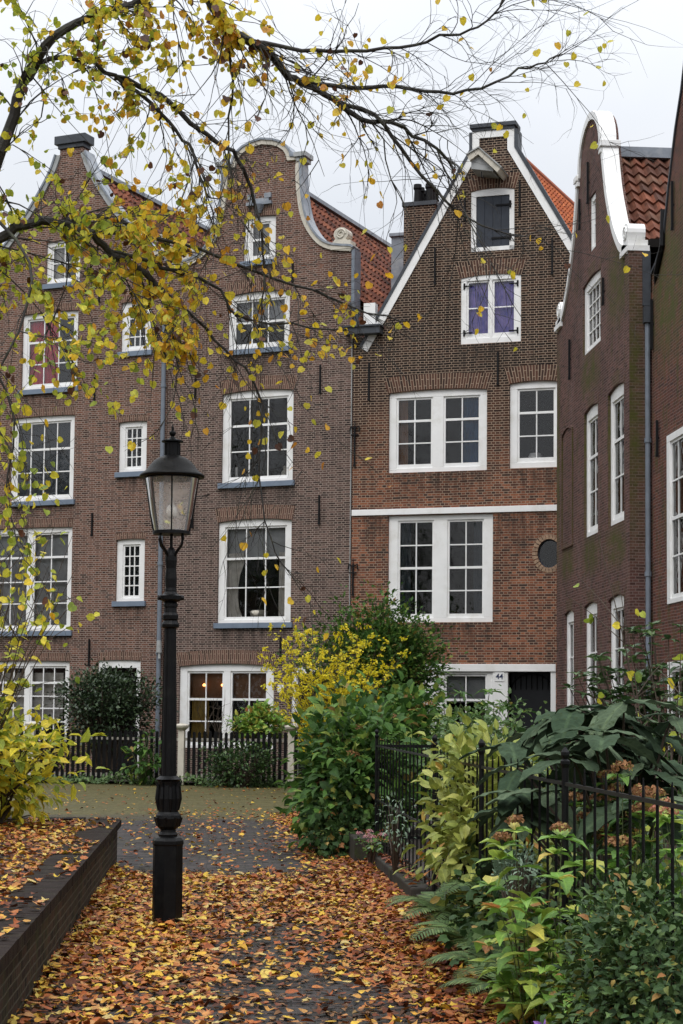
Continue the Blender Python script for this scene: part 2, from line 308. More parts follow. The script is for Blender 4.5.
M['fl_dry'] = leafmat('dry hydrangea floret', [(0, (.13, .06, .03)), (.5, (.3, .14, .06)), (.8, (.38, .2, .09)), (1, (.3, .3, .08))], .3, .8)
M['fl_pink'] = leafmat('faded pink floret', [(0, (.3, .09, .06)), (.4, (.5, .2, .14)), (.7, (.42, .3, .12)), (1, (.3, .36, .1))], .3, .7)
M['fl_rose'] = leafmat('pink rose petal', [(0, (.55, .12, .2)), (.6, (.7, .35, .42)), (1, (.75, .6, .5))], .3, .6)
M['fl_violet'] = leafmat('violet petal', [(0, (.25, .1, .6)), (1, (.4, .2, .7))], .3, .6)

# ------------------------------------------------------------------ mesh helpers
def tag(o, label=None, cat=None, group=None, kind=None):
    if label: o['label'] = label
    if cat: o['category'] = cat
    if group: o['group'] = group
    if kind: o['kind'] = kind
    return o
def empty(name, loc=(0, 0, 0), rz=0, label=None, cat=None, group=None):
    o = bpy.data.objects.new(name, None); o.empty_display_size = .2; C.objects.link(o); o.location = loc; o.rotation_euler = (0, 0, rz)
    return tag(o, label, cat, group)
def link(name, me, mat, parent=None, loc=None, smooth=False):
    o = bpy.data.objects.new(name, me); C.objects.link(o)
    if mat: me.materials.append(mat)
    if parent: o.parent = parent
    if loc is not None: o.location = loc
    if smooth: me.polygons.foreach_set('use_smooth', [True]*len(me.polygons))
    return o
class MB:
    def __init__(s): s.v = []; s.f = []; s.uv = None
    def box(s, x0, x1, y0, y1, z0, z1):
        n = len(s.v); s.v += [(x0, y0, z0), (x1, y0, z0), (x1, y1, z0), (x0, y1, z0), (x0, y0, z1), (x1, y0, z1), (x1, y1, z1), (x0, y1, z1)]
        s.f += [tuple(n+i for i in q) for q in ((0, 3, 2, 1), (4, 5, 6, 7), (0, 1, 5, 4), (1, 2, 6, 5), (2, 3, 7, 6), (3, 0, 4, 7))]; return s
    def tube(s, pts, rad, k=6, cap=True):
        pts = [Vector(p) for p in pts]; n = len(pts)
        if not hasattr(rad, '__len__'): rad = [rad]*n
        base = len(s.v); ref = None
        for i, p in enumerate(pts):
            t = (pts[min(i+1, n-1)]-pts[max(i-1, 0)])
            if t.length < 1e-9: t = Vector((0, 0, 1))
            t.normalize()
            if ref is None: ref = Vector((1, 0, 0)) if abs(t.x) < .8 else Vector((0, 1, 0))
            a = (ref-t*ref.dot(t)).normalized(); ref = a; b = t.cross(a)
            for j in range(k):
                an = 2*PI*j/k; s.v.append(tuple(p+(a*math.cos(an)+b*math.sin(an))*rad[i]))
        for i in range(n-1):
            for j in range(k):
                s.f.append((base+i*k+j, base+i*k+(j+1) % k, base+(i+1)*k+(j+1) % k, base+(i+1)*k+j))
        if cap:
            s.f.append(tuple(base+j for j in range(k))[::-1]); s.f.append(tuple(base+(n-1)*k+j for j in range(k)))
        return s
    def lathe(s, prof, k=20, cx=0, cy=0, rot=0, flute=0):
        base = len(s.v)
        for r, z in prof:
            for j in range(k):
                an = 2*PI*j/k+rot; rr = r*(1-(flute if j % 2 else 0)); s.v.append((cx+rr*math.cos(an), cy+rr*math.sin(an), z))
        n = len(prof)
        for i in range(n-1):
            for j in range(k): s.f.append((base+i*k+j, base+i*k+(j+1) % k, base+(i+1)*k+(j+1) % k, base+(i+1)*k+j))
        s.f.append(tuple(base+j for j in range(k))[::-1]); s.f.append(tuple(base+(n-1)*k+j for j in range(k))); return s
    def prism(s, pts, y0, y1):
        """polygon in x,z extruded along y"""
        n = len(s.v); k = len(pts)
        s.v += [(x, y0, z) for x, z in pts]+[(x, y1, z) for x, z in pts]
        s.f.append(tuple(range(n, n+k))); s.f.append(tuple(range(n+k, n+2*k))[::-1])
        for i in range(k):
            j = (i+1) % k; s.f.append((n+i, n+k+i, n+k+j, n+j))
        return s
    def sweep(s, pts, win, wout, y0, y1, closed=False):
        """band along a polyline in x,z; win/wout offsets right/left of travel; extruded y0..y1"""
        k = len(pts); P = [Vector(p) for p in pts]; A = []; B = []
        for i in range(k):
            d = Vector((0, 0))
            if i > 0 or closed: d += (P[i]-P[i-1]).normalized()
            if i < k-1 or closed: d += (P[(i+1) % k]-P[i]).normalized()
            d.normalize(); nrm = Vector((-d.y, d.x)); A.append(P[i]-nrm*win); B.append(P[i]+nrm*wout)
        n = len(s.v)
        for a, b in zip(A, B): s.v += [(a.x, y0, a.y), (b.x, y0, b.y), (b.x, y1, b.y), (a.x, y1, a.y)]
        for i in range(k if closed else k-1):
            o = n+4*i; q = n+4*((i+1) % k)
            for c in range(4): s.f.append((o+c, o+(c+1) % 4, q+(c+1) % 4, q+c))
        if not closed:
            s.f.append((n, n+3, n+2, n+1)); e = n+4*(k-1); s.f.append((e, e+1, e+2, e+3))
        return s
    def mesh(s, name):
        me = bpy.data.meshes.new(name); me.from_pydata(s.v, [], s.f); me.update()
        bm = bmesh.new(); bm.from_mesh(me); bmesh.ops.recalc_face_normals(bm, faces=bm.faces); bm.to_mesh(me); bm.free(); return me
    def build(s, name, mat, parent=None, smooth=False, uvm=None, bevel=0):
        me = s.mesh(name)
        if uvm: uvmap(me, uvm)
        o = link(name, me, mat, parent, smooth=smooth)
        if bevel:
            b = o.modifiers.new('bevel', 'BEVEL'); b.width = bevel; b.segments = 2; b.limit_method = 'ANGLE'
        return o
def uvmap(me, mode='wall'):
    uv = me.uv_layers.new(name='UVMap'); co = me.vertices
    for p in me.polygons:
        n = p.normal
        for li in p.loop_indices:
            v = co[me.loops[li].vertex_index].co
            if abs(n.z) > .75: uv.data[li].uv = (v.x, v.y)
            elif abs(n.x) > abs(n.y): uv.data[li].uv = (v.y+.11, v.z)
            else: uv.data[li].uv = (v.x, v.z)

def arcrect(u0, u1, v0, v1, rise=0, k=8):
    if rise <= 0: return [(u0, v0), (u1, v0), (u1, v1), (u0, v1)]
    pts = [(u0, v0), (u1, v0)]; w = (u1-u0)/2; rad = (w*w+rise*rise)/(2*rise); c = (u0+u1)/2; a0 = math.asin(w/rad)
    for i in range(k+1):
        a = a0-2*a0*i/k; pts.append((c+rad*math.sin(a), v1-rad+rad*math.cos(a)))
    return pts          # corners sit rise below v1
def wall_mesh(name, outline, holes, t):
    bm = bmesh.new()
    def loop(pts, y):
        vs = [bm.verts.new((x, y, z)) for x, z in pts]; return [bm.edges.new((vs[i], vs[(i+1) % len(vs)])) for i in range(len(vs))], vs
    for y in (0, t):
        es = []
        for pts in [outline]+holes: es += loop(pts, y)[0]
        bmesh.ops.triangle_fill(bm, edges=es, use_beauty=True, use_dissolve=False)
    for pts in [outline]+holes:
        k = len(pts)
        a = [bm.verts.new((x, 0, z)) for x, z in pts]; b = [bm.verts.new((x, t, z)) for x, z in pts]
        for i in range(k):
            j = (i+1) % k; bm.faces.new((a[i], a[j], b[j], b[i]))
    bmesh.ops.remove_doubles(bm, verts=bm.verts, dist=1e-5)
    bmesh.ops.recalc_face_normals(bm, faces=bm.faces)
    me = bpy.data.meshes.new(name); bm.to_mesh(me); bm.free(); uvmap(me); return me

# ------------------------------------------------------------------ houses
def curtain_mesh(u0, u1, v0, v1, y, amp=.03, per=.11, n=None, pinch=0):
    n = n or max(6, int((u1-u0)/.02)); mb = MB()
    rows = 6
    for r in range(rows+1):
        z = v0+(v1-v0)*r/rows; k = 1-pinch*math.sin(PI*min(1, (r/rows)*1.2)) if pinch else 1
        for i in range(n+1):
            u = u0+(u1-u0)*(i/n)*k; mb.v.append((u, y+amp*math.sin(2*PI*u/per+.7*math.sin(r*.6))+.4*amp*math.sin(5*u+r), z))
    for r in range(rows):
        for i in range(n):
            a = r*(n+1)+i; mb.f.append((a, a+1, a+n+2, a+n+1))
    return mb
def window(H, u0, u1, v0, v1, lights, rows, cols=2, thick=None, rise=.05, sill=None, cas=.12, fill=(), y=.06, label=None, bars=.028, bot=.15, top=.12):
    """casing with sashes; lights: list of (ua, ub); rows: fractions of glazing-bar heights; thick: heavier bar fraction"""
    w = MB(); out = arcrect(u0, u1, v0, v1, rise)
    # casing: head piece following the arch, jambs, bottom
    head = [(u0, v1-rise-top*.98), (u1, v1-rise-top*.98)]+out[2:] if rise else [(u0, v1-top), (u1, v1-top), (u1, v1), (u0, v1)]
    y1 = y+.11; zt = v1-rise-top*.98 if rise else v1-top
    w.prism(head, y, y1); w.box(u0, u1, y, y1, v0, v0+bot*.55)
    edges = [u0]+[x for l in lights for x in l]+[u1]
    for i in range(0, len(edges), 2): w.box(edges[i], edges[i+1], y, y1, v0+bot*.55, zt)
    win = w.build('window', M['white'], H, bevel=.006)
    if label: win['label'] = label
    sb = MB(); g = MB(); z0 = v0+bot*.55; fr = .045
    for ua, ub in lights:
        sb.box(ua, ub, y+.03, y+.075, z0, z0+bot*.45); sb.box(ua, ub, y+.03, y+.075, zt-fr, zt)
        sb.box(ua, ua+fr, y+.03, y+.075, z0+bot*.45, zt-fr); sb.box(ub-fr, ub, y+.03, y+.075, z0+bot*.45, zt-fr)
        a, b, zb, ztt = ua+fr, ub-fr, z0+bot*.45, zt-fr
        for i in range(1, cols):
            x = a+(b-a)*i/cols; sb.box(x-bars/2, x+bars/2, y+.036, y+.07, zb, ztt)
        for r in rows:
            t = .055 if (thick is not None and abs(r-thick) < 1e-6) else bars
            z = zb+(ztt-zb)*r; sb.box(a, b, y+(.026 if t > .04 else .0335), y+.0725, z-t/2, z+t/2)
        g.box(a, b, y+.052, y+.056, zb, ztt)
    sb.build('sash', M['white'], win); g.build('glass', M['glass'], win)
    if sill:
        MB().box(u0-.06, u1+.06, -.07, .07, v0-.13, v0-.002).build('sill', M[sill], win, bevel=.006)
    MB().box(u0+.02, u1-.02, y+.12, y+.36, v0+bot*.85-.03, v0+bot*.85).build('window_board', M['white'], win)
    for f in fill:
        kind, mat, a, b, za, zb2 = f[:6]
        if kind == 'curtain': curtain_mesh(a, b, za, zb2, y+.145, pinch=f[6] if len(f) > 6 else 0).build('curtain', M[mat], win, smooth=True)
        else: MB().box(a, b, y+.2, y+.21, za, zb2).build('blind', M[mat], win)
    return win
def brickarch(H, u0, u1, v, rise, mat, h=.3, spread=.08, lab=None):
    c = (u0+u1)/2; w = (u1-u0)/2; rad = (w*w+rise*rise)/(2*rise); a0 = math.asin(w/rad); k = 14
    lo = [(c+rad*math.sin(-a0+2*a0*i/k), v-rad+rad*math.cos(-a0+2*a0*i/k)) for i in range(k+1)]
    hi = [(c+(w+spread)*(2*i/k-1), z+h) for i, (x, z) in enumerate(lo)]
    mb = MB(); n = len(lo)
    for y in (-.004, .05):
        mb.v += [(x, y, z) for x, z in lo]+[(x, y, z) for x, z in hi]
    for i in range(k):
        mb.f += [(i, i+1, n+i+1, n+i), (2*n+i, 3*n+i, 3*n+i+1, 2*n+i+1), (i, 2*n+i, 2*n+i+1, i+1), (n+i, n+i+1, 3*n+i+1, 3*n+i)]
    mb.f += [(0, n, 3*n, 2*n), (k, 2*n+k, 3*n+k, n+k)]
    me = mb.mesh('brick_arch'); uv = me.uv_layers.new(name='UVMap')
    for p in me.polygons:
        for li in p.loop_indices:
            x, y, z = me.vertices[me.loops[li].vertex_index].co
            s = (x-c)/(w+spread*max(0, (z-v+rise)/(h+rise))); uv.data[li].uv = (s*w, (z-v)+5)
    return link('brick_arch', me, mat, H)
def anchor(H, u, z0, z1, fancy=False):
    mb = MB().box(u-.018, u+.018, -.055, -.015, z0, z1).box(u-.014, u+.014, -.04, .02, (z0+z1)/2-.02, (z0+z1)/2+.02)
    mb.box(u-.028, u+.028, -.06, -.02, z0-.02, z0+.03)
    if fancy:
        mb.tube([(u-.12, -.035, z1-.12), (u-.1, -.035, z1), (u, -.035, z1-.06), (u+.1, -.035, z1), (u+.12, -.035, z1-.12)], .02, 6)
        mb.tube([(u, -.035, z1-.05), (u, -.035, z1+.14)], [.02, .006], 6); mb.tube([(u-.09, -.035, z1-.2), (u+.09, -.035, z1-.2)], .016, 6)
    mb.build('wall_anchor', M['ironmatte'], H)
def tiles(name, H, p_ridge, p_eave, back, length, mat, pw=.24, ph=.31, y0=0):
    """pantile slope: from ridge point down to eave point, swept along 'back' (unit vector) for length"""
    a = Vector(p_ridge)+Vector(back)*y0; dn = Vector(p_eave)-Vector(p_ridge); S = dn.length; dn.normalize(); bk = Vector(back).normalized()
    nrm = dn.cross(bk).normalized()
    if nrm.z < 0: nrm = -nrm
    nc = int(length/pw); nr = int(S/ph)+1; q = 6
    xs = []; hs = []
    for i in range(nc*q+1):
        t = i/q; f = t % 1.0; xs.append(i/q*pw); hs.append(.042*math.sin(2*PI*f)+.014*math.sin(4*PI*f))
    V = []; Fc = []; UV = []
    for r in range(nr):
        s0 = r*ph; s1 = min(S+.03, s0+ph+.02)
        if s0 >= S: break
        for (s, lift) in ((s0, .012), (s1, .065), (s1, -.01)):
            for i, (x, h) in enumerate(zip(xs, hs)):
                jit = .006*math.sin(i//q*12.9+r*7.7)
                V.append(tuple(a+dn*(s+jit)+bk*x+nrm*(h+lift)))
        n = len(xs); b0 = len(V)-3*n
        for k in (0, 1):
            for i in range(n-1):
                A = b0+k*n+i; Fc.append((A, A+1, A+n+1, A+n)); UV.append((i//q+.5, r+.5))
    me = bpy.data.meshes.new(name); me.from_pydata(V, [], Fc); me.update()
    uv = me.uv_layers.new(name='UVMap')
    for p, t in zip(me.polygons, UV):
        for li in p.loop_indices:
            v = me.vertices[me.loops[li].vertex_index].co
            uv.data[li].uv = (t[0]+.3*math.sin(v.x*9), t[1]+.3*math.sin(v.z*7))
    o = link(name, me, M[mat], H, smooth=False)
    return o
def shell(H, u0, u1, eave, ridge_u, ridge, depth, mat, back=(0, 1), t=.3):
    """side and back walls, attic deck under the tiles and dark partition seen through the panes"""
    bx, by = back; d = depth
    def P(u, y, z): return (u+bx/by*(y), y, z)
    mb = MB(); 
    mb.v += [P(u0, t, 0), P(u0, d, 0), P(u0, d, eave), P(u0, t, eave), P(u1, t, 0), P(u1, d, 0), P(u1, d, eave), P(u1, t, eave), P(ridge_u, d, ridge-.08)]
    mb.f += [(0, 1, 2, 3), (4, 7, 6, 5), (1, 5, 6, 8, 2)]
    mb.build('side_wall', mat, H, uvm='wall')
    db = MB(); e = .07
    db.v += [P(u0, t, eave-e), P(u0, d, eave-e), P(ridge_u, t, ridge-e), P(ridge_u, d, ridge-e), P(u1, t, eave-e), P(u1, d, eave-e)]
    db.f += [(0, 1, 3, 2), (2, 3, 5, 4)]
    db.build('roof_deck', M['leaddark'], H)
    fl = MB(); fl.box(u0+.02, u1-.02, 2.4, 2.46, 0, eave-.2)
    for z in (3.2, 6.55, 9.75): fl.box(u0+.02, u1-.02, t+.02, 2.38, z, z+.15)
    fl.build('interior', M['inside'], H)
def scroll(H, u, z, s, mat, y0=-.06, y1=.3, w=.55, h=.6):
    mb = MB(); r = w*.3
    mb.box(u-w/2, u+w/2, y0, y1, z, z+h*.16); mb.box(u-w*.42, u+w*.42, y0+.02, y1-.02, z+h*.16, z+h*.34)
    pts = [(u+s*w*.4, z+h*.34)]+[(u+s*(w*.05)+r*1.15*math.cos(a)*s, z+h*.62+r*math.sin(a)) for a in [i*PI/8-.7 for i in range(0, 13)]]+[(u-s*w*.3, z+h*.34)]
    mb.prism(pts, y0+.04, y1-.04)
    mb.tube([(u+s*w*.05+r*.75*math.cos(a)*(1-a/16), y0+.03, z+h*.62+r*.75*math.sin(a)*(1-a/16)) for a in [i*.5 for i in range(22)]], .022, 5)
    return mb.build('scroll_ornament', mat, H)

def curveout(half, c):
    """symmetric outline from right foot over the top to left foot; half: list of (dx, z) from bottom to top"""
    return [(c+dx, z) for dx, z in half]+[(c-dx, z) for dx, z in reversed(half)]
def smoothline(pts, k=4):
    P = [Vector(p) for p in pts]; out = []
    for i in range(len(P)-1):
        a = P[max(i-1, 0)]; b = P[i]; c = P[i+1]; d = P[min(i+2, len(P)-1)]
        for j in range(k):
            t = j/k; out.append(tuple(.5*((2*b)+(c-a)*t+(2*a-5*b+4*c-d)*t*t+(3*b-a-3*c+d)*t**3)))
    out.append(tuple(P[-1])); return out

ORG = (3.170, 41.855, 0)
# ---- house 1
H1 = empty('brick_house', ORG, R(-27.82), 'tall brown brick house at far left with crimson curtains in an upper window', 'house')
c1 = -7.93
half = [(2.93, 12.8)]+smoothline([(2.9, 12.95), (2.45, 13.15), (1.9, 13.65), (1.35, 14.3), (.88, 14.95), (.58, 15.45), (.42, 15.85)])
h1hole = []
def hole(lst, u0, u1, v0, v1, rise=.05): lst.append(arcrect(u0, u1, v0, v1, rise)); return (u0, u1, v0, v1)
W = dict(a=(-8.62, -7.6, 12.5, 13.62), b=(-9.3, -7.62, 9.8, 11.78), c=(-9.57, -7.66, 6.93, 9.1), d=(-10.2, -7.66, 3.62, 6.25), e=(-10.2, -7.66, .85, 2.87),
         s1=(-6.36, -5.5, 10.58, 11.85), s2=(-6.37, -5.56, 7.55, 8.82), s3=(-6.38, -5.56, 4.33, 5.88), door=(-6.83, -5.62, .1, 2.88))
for k, v in W.items(): hole(h1hole, *v, rise=.02)
out1 = [(c1+2.93, 0)]+curveout(half, c1)+[(c1-2.93, 0)]
link('wall', wall_mesh('wall', out1, h1hole, .3), M['brickA'], H1)
def lit(a, b, n, post=.14, side=.13):
    w_ = (b-a-2*side-(n-1)*post)/n; return [(a+side+i*(w_+post), a+side+i*(w_+post)+w_) for i in range(n)]
v = W['a']; window(H1, *v, rise=.02, lights=lit(v[0], v[1], 1), rows=[.5], cols=2, sill='sill', fill=[('curtain', 'net', v[0]+.12, v[0]+.4, v[2]+.1, v[3]-.1)])
v = W['b']; window(H1, *v, rise=.02, lights=lit(v[0], v[1], 1), rows=[.31, .655], cols=3, thick=.655, sill='sill', label='window with crimson curtains',
       fill=[('curtain', 'red', v[0]+.12, v[0]+1.02, v[2]+.1, v[3]-.1)])
v = W['c']; window(H1, *v, rise=.02, lights=lit(v[0], v[1], 1), rows=[.32, .64], cols=4, thick=.64, sill='sill', fill=[('blind', 'darkblue', v[0]+.1, v[1]-.1, v[2]+.1, v[3]-.1)])
v = W['d']; window(H1, *v, rise=.02, lights=lit(v[0], v[1], 2), rows=[.24, .48, .75], cols=2, thick=.75, sill='sill', fill=[('blind', 'blind', v[0]+.1, v[1]-.1, v[2]+.1, v[3]-.1)])
v = W['e']; window(H1, *v, rise=.02, lights=lit(v[0], v[1], 2), rows=[.2, .4, .58, .78], cols=3, thick=.78, fill=[('blind', 'net', v[0]+.1, v[0]+2.2, v[2]+.5, v[3]-.3)])
for k, n in (('s1', 3), ('s2', 3), ('s3', 4)):
    v = W[k]; window(H1, *v, rise=.02, lights=lit(v[0], v[1], 1, side=.16), rows=[(i+1)/(n+1) for i in range(n)], cols=3, sill='sill', fill=[('blind', 'darkblue', v[0]+.1, v[1]-.1, v[2]+.1, v[3]-.1)])
for k in ('b', 'c', 'd', 'e', 's1', 's2', 's3', 'door'):
    v = W[k]; brickarch(H1, v[0]-.02, v[1]+.02, v[3]+.005, .022, M['archA'], h=.15 if k[0] == 's' else .2, spread=.03)
v = W['door']; d = MB().box(v[0], v[0]+.13, .04, .16, .1, 2.7).box(v[1]-.13, v[1], .04, .16, .1, 2.7)
d.prism(arcrect(v[0], v[1], 2.69, 2.88, .02), .04, .16); dr = d.build('door', M['white'], H1)
MB().box(v[0]+.13, v[1]-.13, .12, .17, .1, 2.12).box(v[0]+.25, v[1]-.25, .1, .12, .35, 1.9).build('door_leaf', M['doordark'], dr)
MB().box(v[0]+.13, v[1]-.13, .14, .145, 2.2, 2.69).build('glass', M['glass'], dr)
cp = MB(); pr = [(c1+2.93, 12.9)]+half[1:]; pr = [(c1+dx, z) for dx, z in half]; pl = [(c1-dx, z) for dx, z in half]
cp.sweep(pr, -.02, .0+.12, -.05, .33) if False else None
def coping(H, line, face, topm, w=.13, proud=.05, t=.3, cap=.05):
    # travel from bottom right up: left side of travel is inside for the right-hand rake
    MB().sweep(line, 0, w, -proud, t+.04).build('coping', face, H)
    MB().sweep(line, cap, .0, -proud-.03, t+.07).build('coping_cap', topm, H)
coping(H1, pr, M['greycap'], M['lead'], w=.12)
coping(H1, pl[::-1], M['greycap'], M['lead'], w=.12)
cb = MB().box(c1-.46, c1+.46, -.1, .36, 16.1, 16.32).box(c1-.38, c1+.38, -.05, .33, 15.99, 16.1)
cb.build('gable_cap', M['leaddark'], H1, bevel=.01)
MB().box(c1-.34, c1+.34, 0, .3, 15.8, 15.99).build('gable_neck', M['brickA'], H1, uvm='wall')
scroll(H1, c1+2.72, 12.95, -1, M['cream']); scroll(H1, c1-2.72, 12.95, 1, M['cream'])
rr = tiles('roof', H1, (c1, .3, 15.65), (-5.02, .3, 11.6), (0, 1, 0), 9, 'tile'); tiles('roof', H1, (c1, .3, 15.65), (-10.84, .3, 11.6), (0, 1, 0), 9, 'tile')
MB().tube([(c1, .25, 15.7), (c1, 9.3, 15.7)], .13, 8).box(c1-.2, c1+.2, .3, 9.3, 15.62, 15.72).build('ridge_cap', M['lead'], H1)
shell(H1, -10.84, -5.0, 11.5, c1, 15.6, 9.3, M['brickA'])
for u, a, b in ((-7.0, 11.91, 12.56), (-7.08, 9.35, 10.0), (-7.07, 6.0, 6.56), (-7.08, 2.75, 3.4)): anchor(H1, u, a, b)
pp = MB().tube([(-5.06, -.1, .02), (-5.06, -.1, 11.35)], .055, 10)
for z in (.9, 3.0, 5.2, 7.4, 9.6): pp.tube([(-5.06, -.1, z), (-5.06, -.1, z+.08)], .07, 10)
pp.box(-5.2, -4.92, -.2, .0, 11.3, 11.6)
dp = pp.build('downpipe', M['pipe'], H1, smooth=False)
MB().tube([(-5.02, -.16, 3.05), (-5.02, -.16, 3.35)], [.07, .06], 8).tube([(-4.98, -.2, 2.9), (-5.02, -.16, 3.1)], .03, 6).build('wall_fitting', M['greycap'], H1)

# ---- house 2
H2 = empty('brick_house', ORG, R(-27.82), 'brown brick house with round-topped neck gable and stone scroll, directly behind the lamp post', 'house')
c2 = -2.48
half = [(2.45, 12.62)]+smoothline([(2.4, 12.66), (1.85, 12.76), (1.5, 13.0), (1.2, 13.5), (1.07, 14.15), (1.03, 14.75)])+[(1.03, 15.0), (.78, 15.02)]+[(.78*math.cos(a), 15.02+.5*math.sin(a)) for a in [R(15), R(32), R(50), R(68), R(82)]]
out2 = [(0-.02, 0), (-.02, 12.62)]+curveout(half[1:], c2)+[(-4.98, 12.62), (-4.98, 0)]
W = dict(a=(-2.95, -2.08, 12.56), b=(-3.34, -1.68, 10.4), c=(-3.47, -1.55, 7.15), d=(-3.53, -1.56, 3.76), e=(-4.54, -1.98, .75), door=(-1.52, -.14, .1))
W['a'] += (13.66,); W['b'] += (11.8,); W['c'] += (9.39,); W['d'] += (6.26,); W['e'] += (2.78,); W['door'] += (2.76,)
hl = []
for k, v in W.items(): hole(hl, *v, rise=.06 if k not in 'a' else .02)
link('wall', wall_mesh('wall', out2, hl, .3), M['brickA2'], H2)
v = W['a']; window(H2, *v, lit(v[0], v[1], 1, side=.17), [.5], 1, thick=.5, sill='sill', rise=.02, fill=[('blind', 'blind', v[0]+.1, v[1]-.1, v[2]+.1, v[3]-.1)])
v = W['b']; window(H2, *v, lit(v[0], v[1], 1), [.5], 3, thick=.5, sill='sill', rise=.06, fill=[('blind', 'blind', v[0]+.1, v[1]-.1, v[2]+.74, v[3]-.1)])
v = W['c']; window(H2, *v, lit(v[0], v[1], 1, side=.16), [.33, .665], 3, thick=.665, sill='sill', rise=.06, fill=[])
v = W['d']; window(H2, *v, lit(v[0], v[1], 1, side=.16), [.33, .66], 3, thick=.66, sill='sill', rise=.06,
       fill=[('blind', 'blind', v[0]+.1, v[1]-.1, v[3]-.9, v[3]-.1), ('curtain', 'net', v[0]+.12, v[0]+.62, v[2]+.1, v[3]-.8, .35), ('curtain', 'net', v[1]-.42, v[1]-.12, v[2]+.1, v[3]-.8)])
v = W['e']; we = window(H2, *v, lit(v[0], v[1], 2, post=.18, side=.2), [.3, .62], 2, thick=.62, rise=.06,
       fill=[('curtain', 'amber', v[0]+.25, v[0]+.72, v[2]+.1, v[3]-.8), ('blind', 'insidewarm', v[0]+.1, v[1]-.1, v[3]-.85, v[3]-.1)])
def lampmat():
    mt, nt, out = newmat('warm lamp glow'); e = N(nt, 'ShaderNodeEmission', i_Strength=4); e.inputs[0].default_value = (1, .42, .12, 1)
    L(nt, e.outputs[0], out.inputs[0]); return mt
M['glow'] = lampmat()
for u in (-3.95, -3.45): MB().lathe([(.01, 2.24), (.035, 2.25), (.04, 2.28), (.01, 2.31)], 10, u, .2).build('ceiling_lamp', M['glow'], we)
for k in 'bcde': v = W[k]; brickarch(H2, v[0]-.02, v[1]+.02, v[3]+.005, .065, M['archA'], h=.33)
v = W['a']; brickarch(H2, v[0]-.02, v[1]+.02, v[3]+.005, .03, M['archA'], h=.25)
v = W['door']; d = MB().box(v[0], v[0]+.15, .04, .16, .1, 2.56).box(v[1]-.15, v[1], .04, .16, .1, 2.56)
d.prism(arcrect(v[0], v[1], 2.55, 2.76, .06), .04, .16); dr = d.build('door', M['white'], H2)
MB().box(v[0]+.15, v[1]-.15, .12, .17, .1, 2.1).box(v[0]+.3, v[1]-.3, .1, .12, .35, 1.85).build('door_leaf', M['doordark'], dr)
MB().box(v[0]+.15, v[1]-.15, .14, .145, 2.18, 2.55).build('glass', M['glass'], dr)
MB().box(-1.87, -1.71, -.02, .005, 2.1, 2.28).build('door_plate', M['white'], H2)
pr = [(c2+dx, z) for dx, z in half]; pl = [(c2-dx, z) for dx, z in half][::-1]
coping(H2, pr+[(c2, 15.535)]+pl, M['cream'], M['lead'], w=.11)
for s in (-1, 1): cm = MB(); cm.box(c2+s*1.06-.16, c2+s*1.06+.16, -.12, .36, 14.98, 15.1); cm.box(c2+s*1.06-.11, c2+s*1.06+.11, -.08, .34, 14.88, 14.98); cm.build('cornice', M['greycap'], H2, bevel=.01)
scroll(H2, c2+2.16, 12.62, -1, M['cream']); scroll(H2, c2-2.16, 12.62, 1, M['cream'])
cr = MB().box(c2-.38, c2+.3, -.08, 0, 13.92, 14.0).box(c2-.3, c2+.22, -.05, 0, 14.0, 14.08).tube([(c2-.04, -.04, 13.72), (c2-.04, -.04, 13.92)], [.05, .14], 8)
cr.box(c2-.36, c2-.16, -.06, 0, 14.08, 14.2).box(c2+.1, c2+.28, -.06, 0, 14.08, 14.2); cr.build('gable_tablet', M['lead'], H2)
tiles('roof', H2, (c2, .3, 14.8), (.06, .3, 11.35), (0, 1, 0), 9.4, 'tile'); tiles('roof', H2, (c2, .3, 14.8), (-4.95, .3, 11.35), (0, 1, 0), 9.4, 'tile')
MB().tube([(c2, .25, 14.85), (c2, 9.7, 14.85)], .13, 8).box(c2-.22, c2+.22, .3, 9.7, 14.76, 14.86).build('ridge_cap', M['lead'], H2)
shell(H2, -4.96, -.03, 11.25, c2, 14.75, 9.7, M['brickA2'])
MB().box(-.06, .02, -.03, .34, 11.0, 12.6).build('lead_flashing', M['pipe'], H2)
for u, a, b in ((-.84, 9.2, 9.88), (-.83, 6.08, 6.76), (-1.8, 2.8, 3.41), (-1.6, 11.95, 12.44), (-4.22, 6.1, 6.8), (-4.2, 9.3, 9.95)): anchor(H2, u, a, b)
MB().tube([(-.03, -.02, 3), (-.03, -.02, 10.6)], .012, 6).build('lightning_wire', M['greycap'], H2)

# ---- house 3
H3 = empty('brick_house', ORG, R(-21.716), 'dark brick house with straight pointed gable, attic shutter and white 44 number plate', 'house')
c3 = 3.36; bk = (.1063, .9943, 0)
half = [(3.38, 9.72), (.5, 14.72), (.5, 15.15)]
out3 = [(.0, 0), (c3*2, 0), (c3*2, 9.72), (c3+.5, 14.72), (c3+.5, 15.15), (c3-.5, 15.15), (c3-.5, 14.72), (.62, 10.9), (.35, 10.45), (0, 10.45)]
W = dict(a=(2.83, 3.86, 12.33, 13.8), b=(2.6, 4.02, 10.17, 11.77), c=(.88, 3.23, 7.22, 9.15), d=(3.76, 4.98, 7.24, 9.24), e=(.89, 3.38, 3.73, 6.22))
hl = []
for k, v in W.items(): hole(hl, *v, rise=.05 if k in 'acd' else .0)
ov = [(4.68+.27*math.cos(a), 5.275+.33*math.sin(a)) for a in [i*2*PI/20 for i in range(20)]]; hl.append(ov)
hl.append([(1.75, .1), (4.84, .1), (4.84, 2.77), (1.75, 2.77)])
link('wall', wall_mesh('wall', out3, hl, .3), M['brickB'], H3)
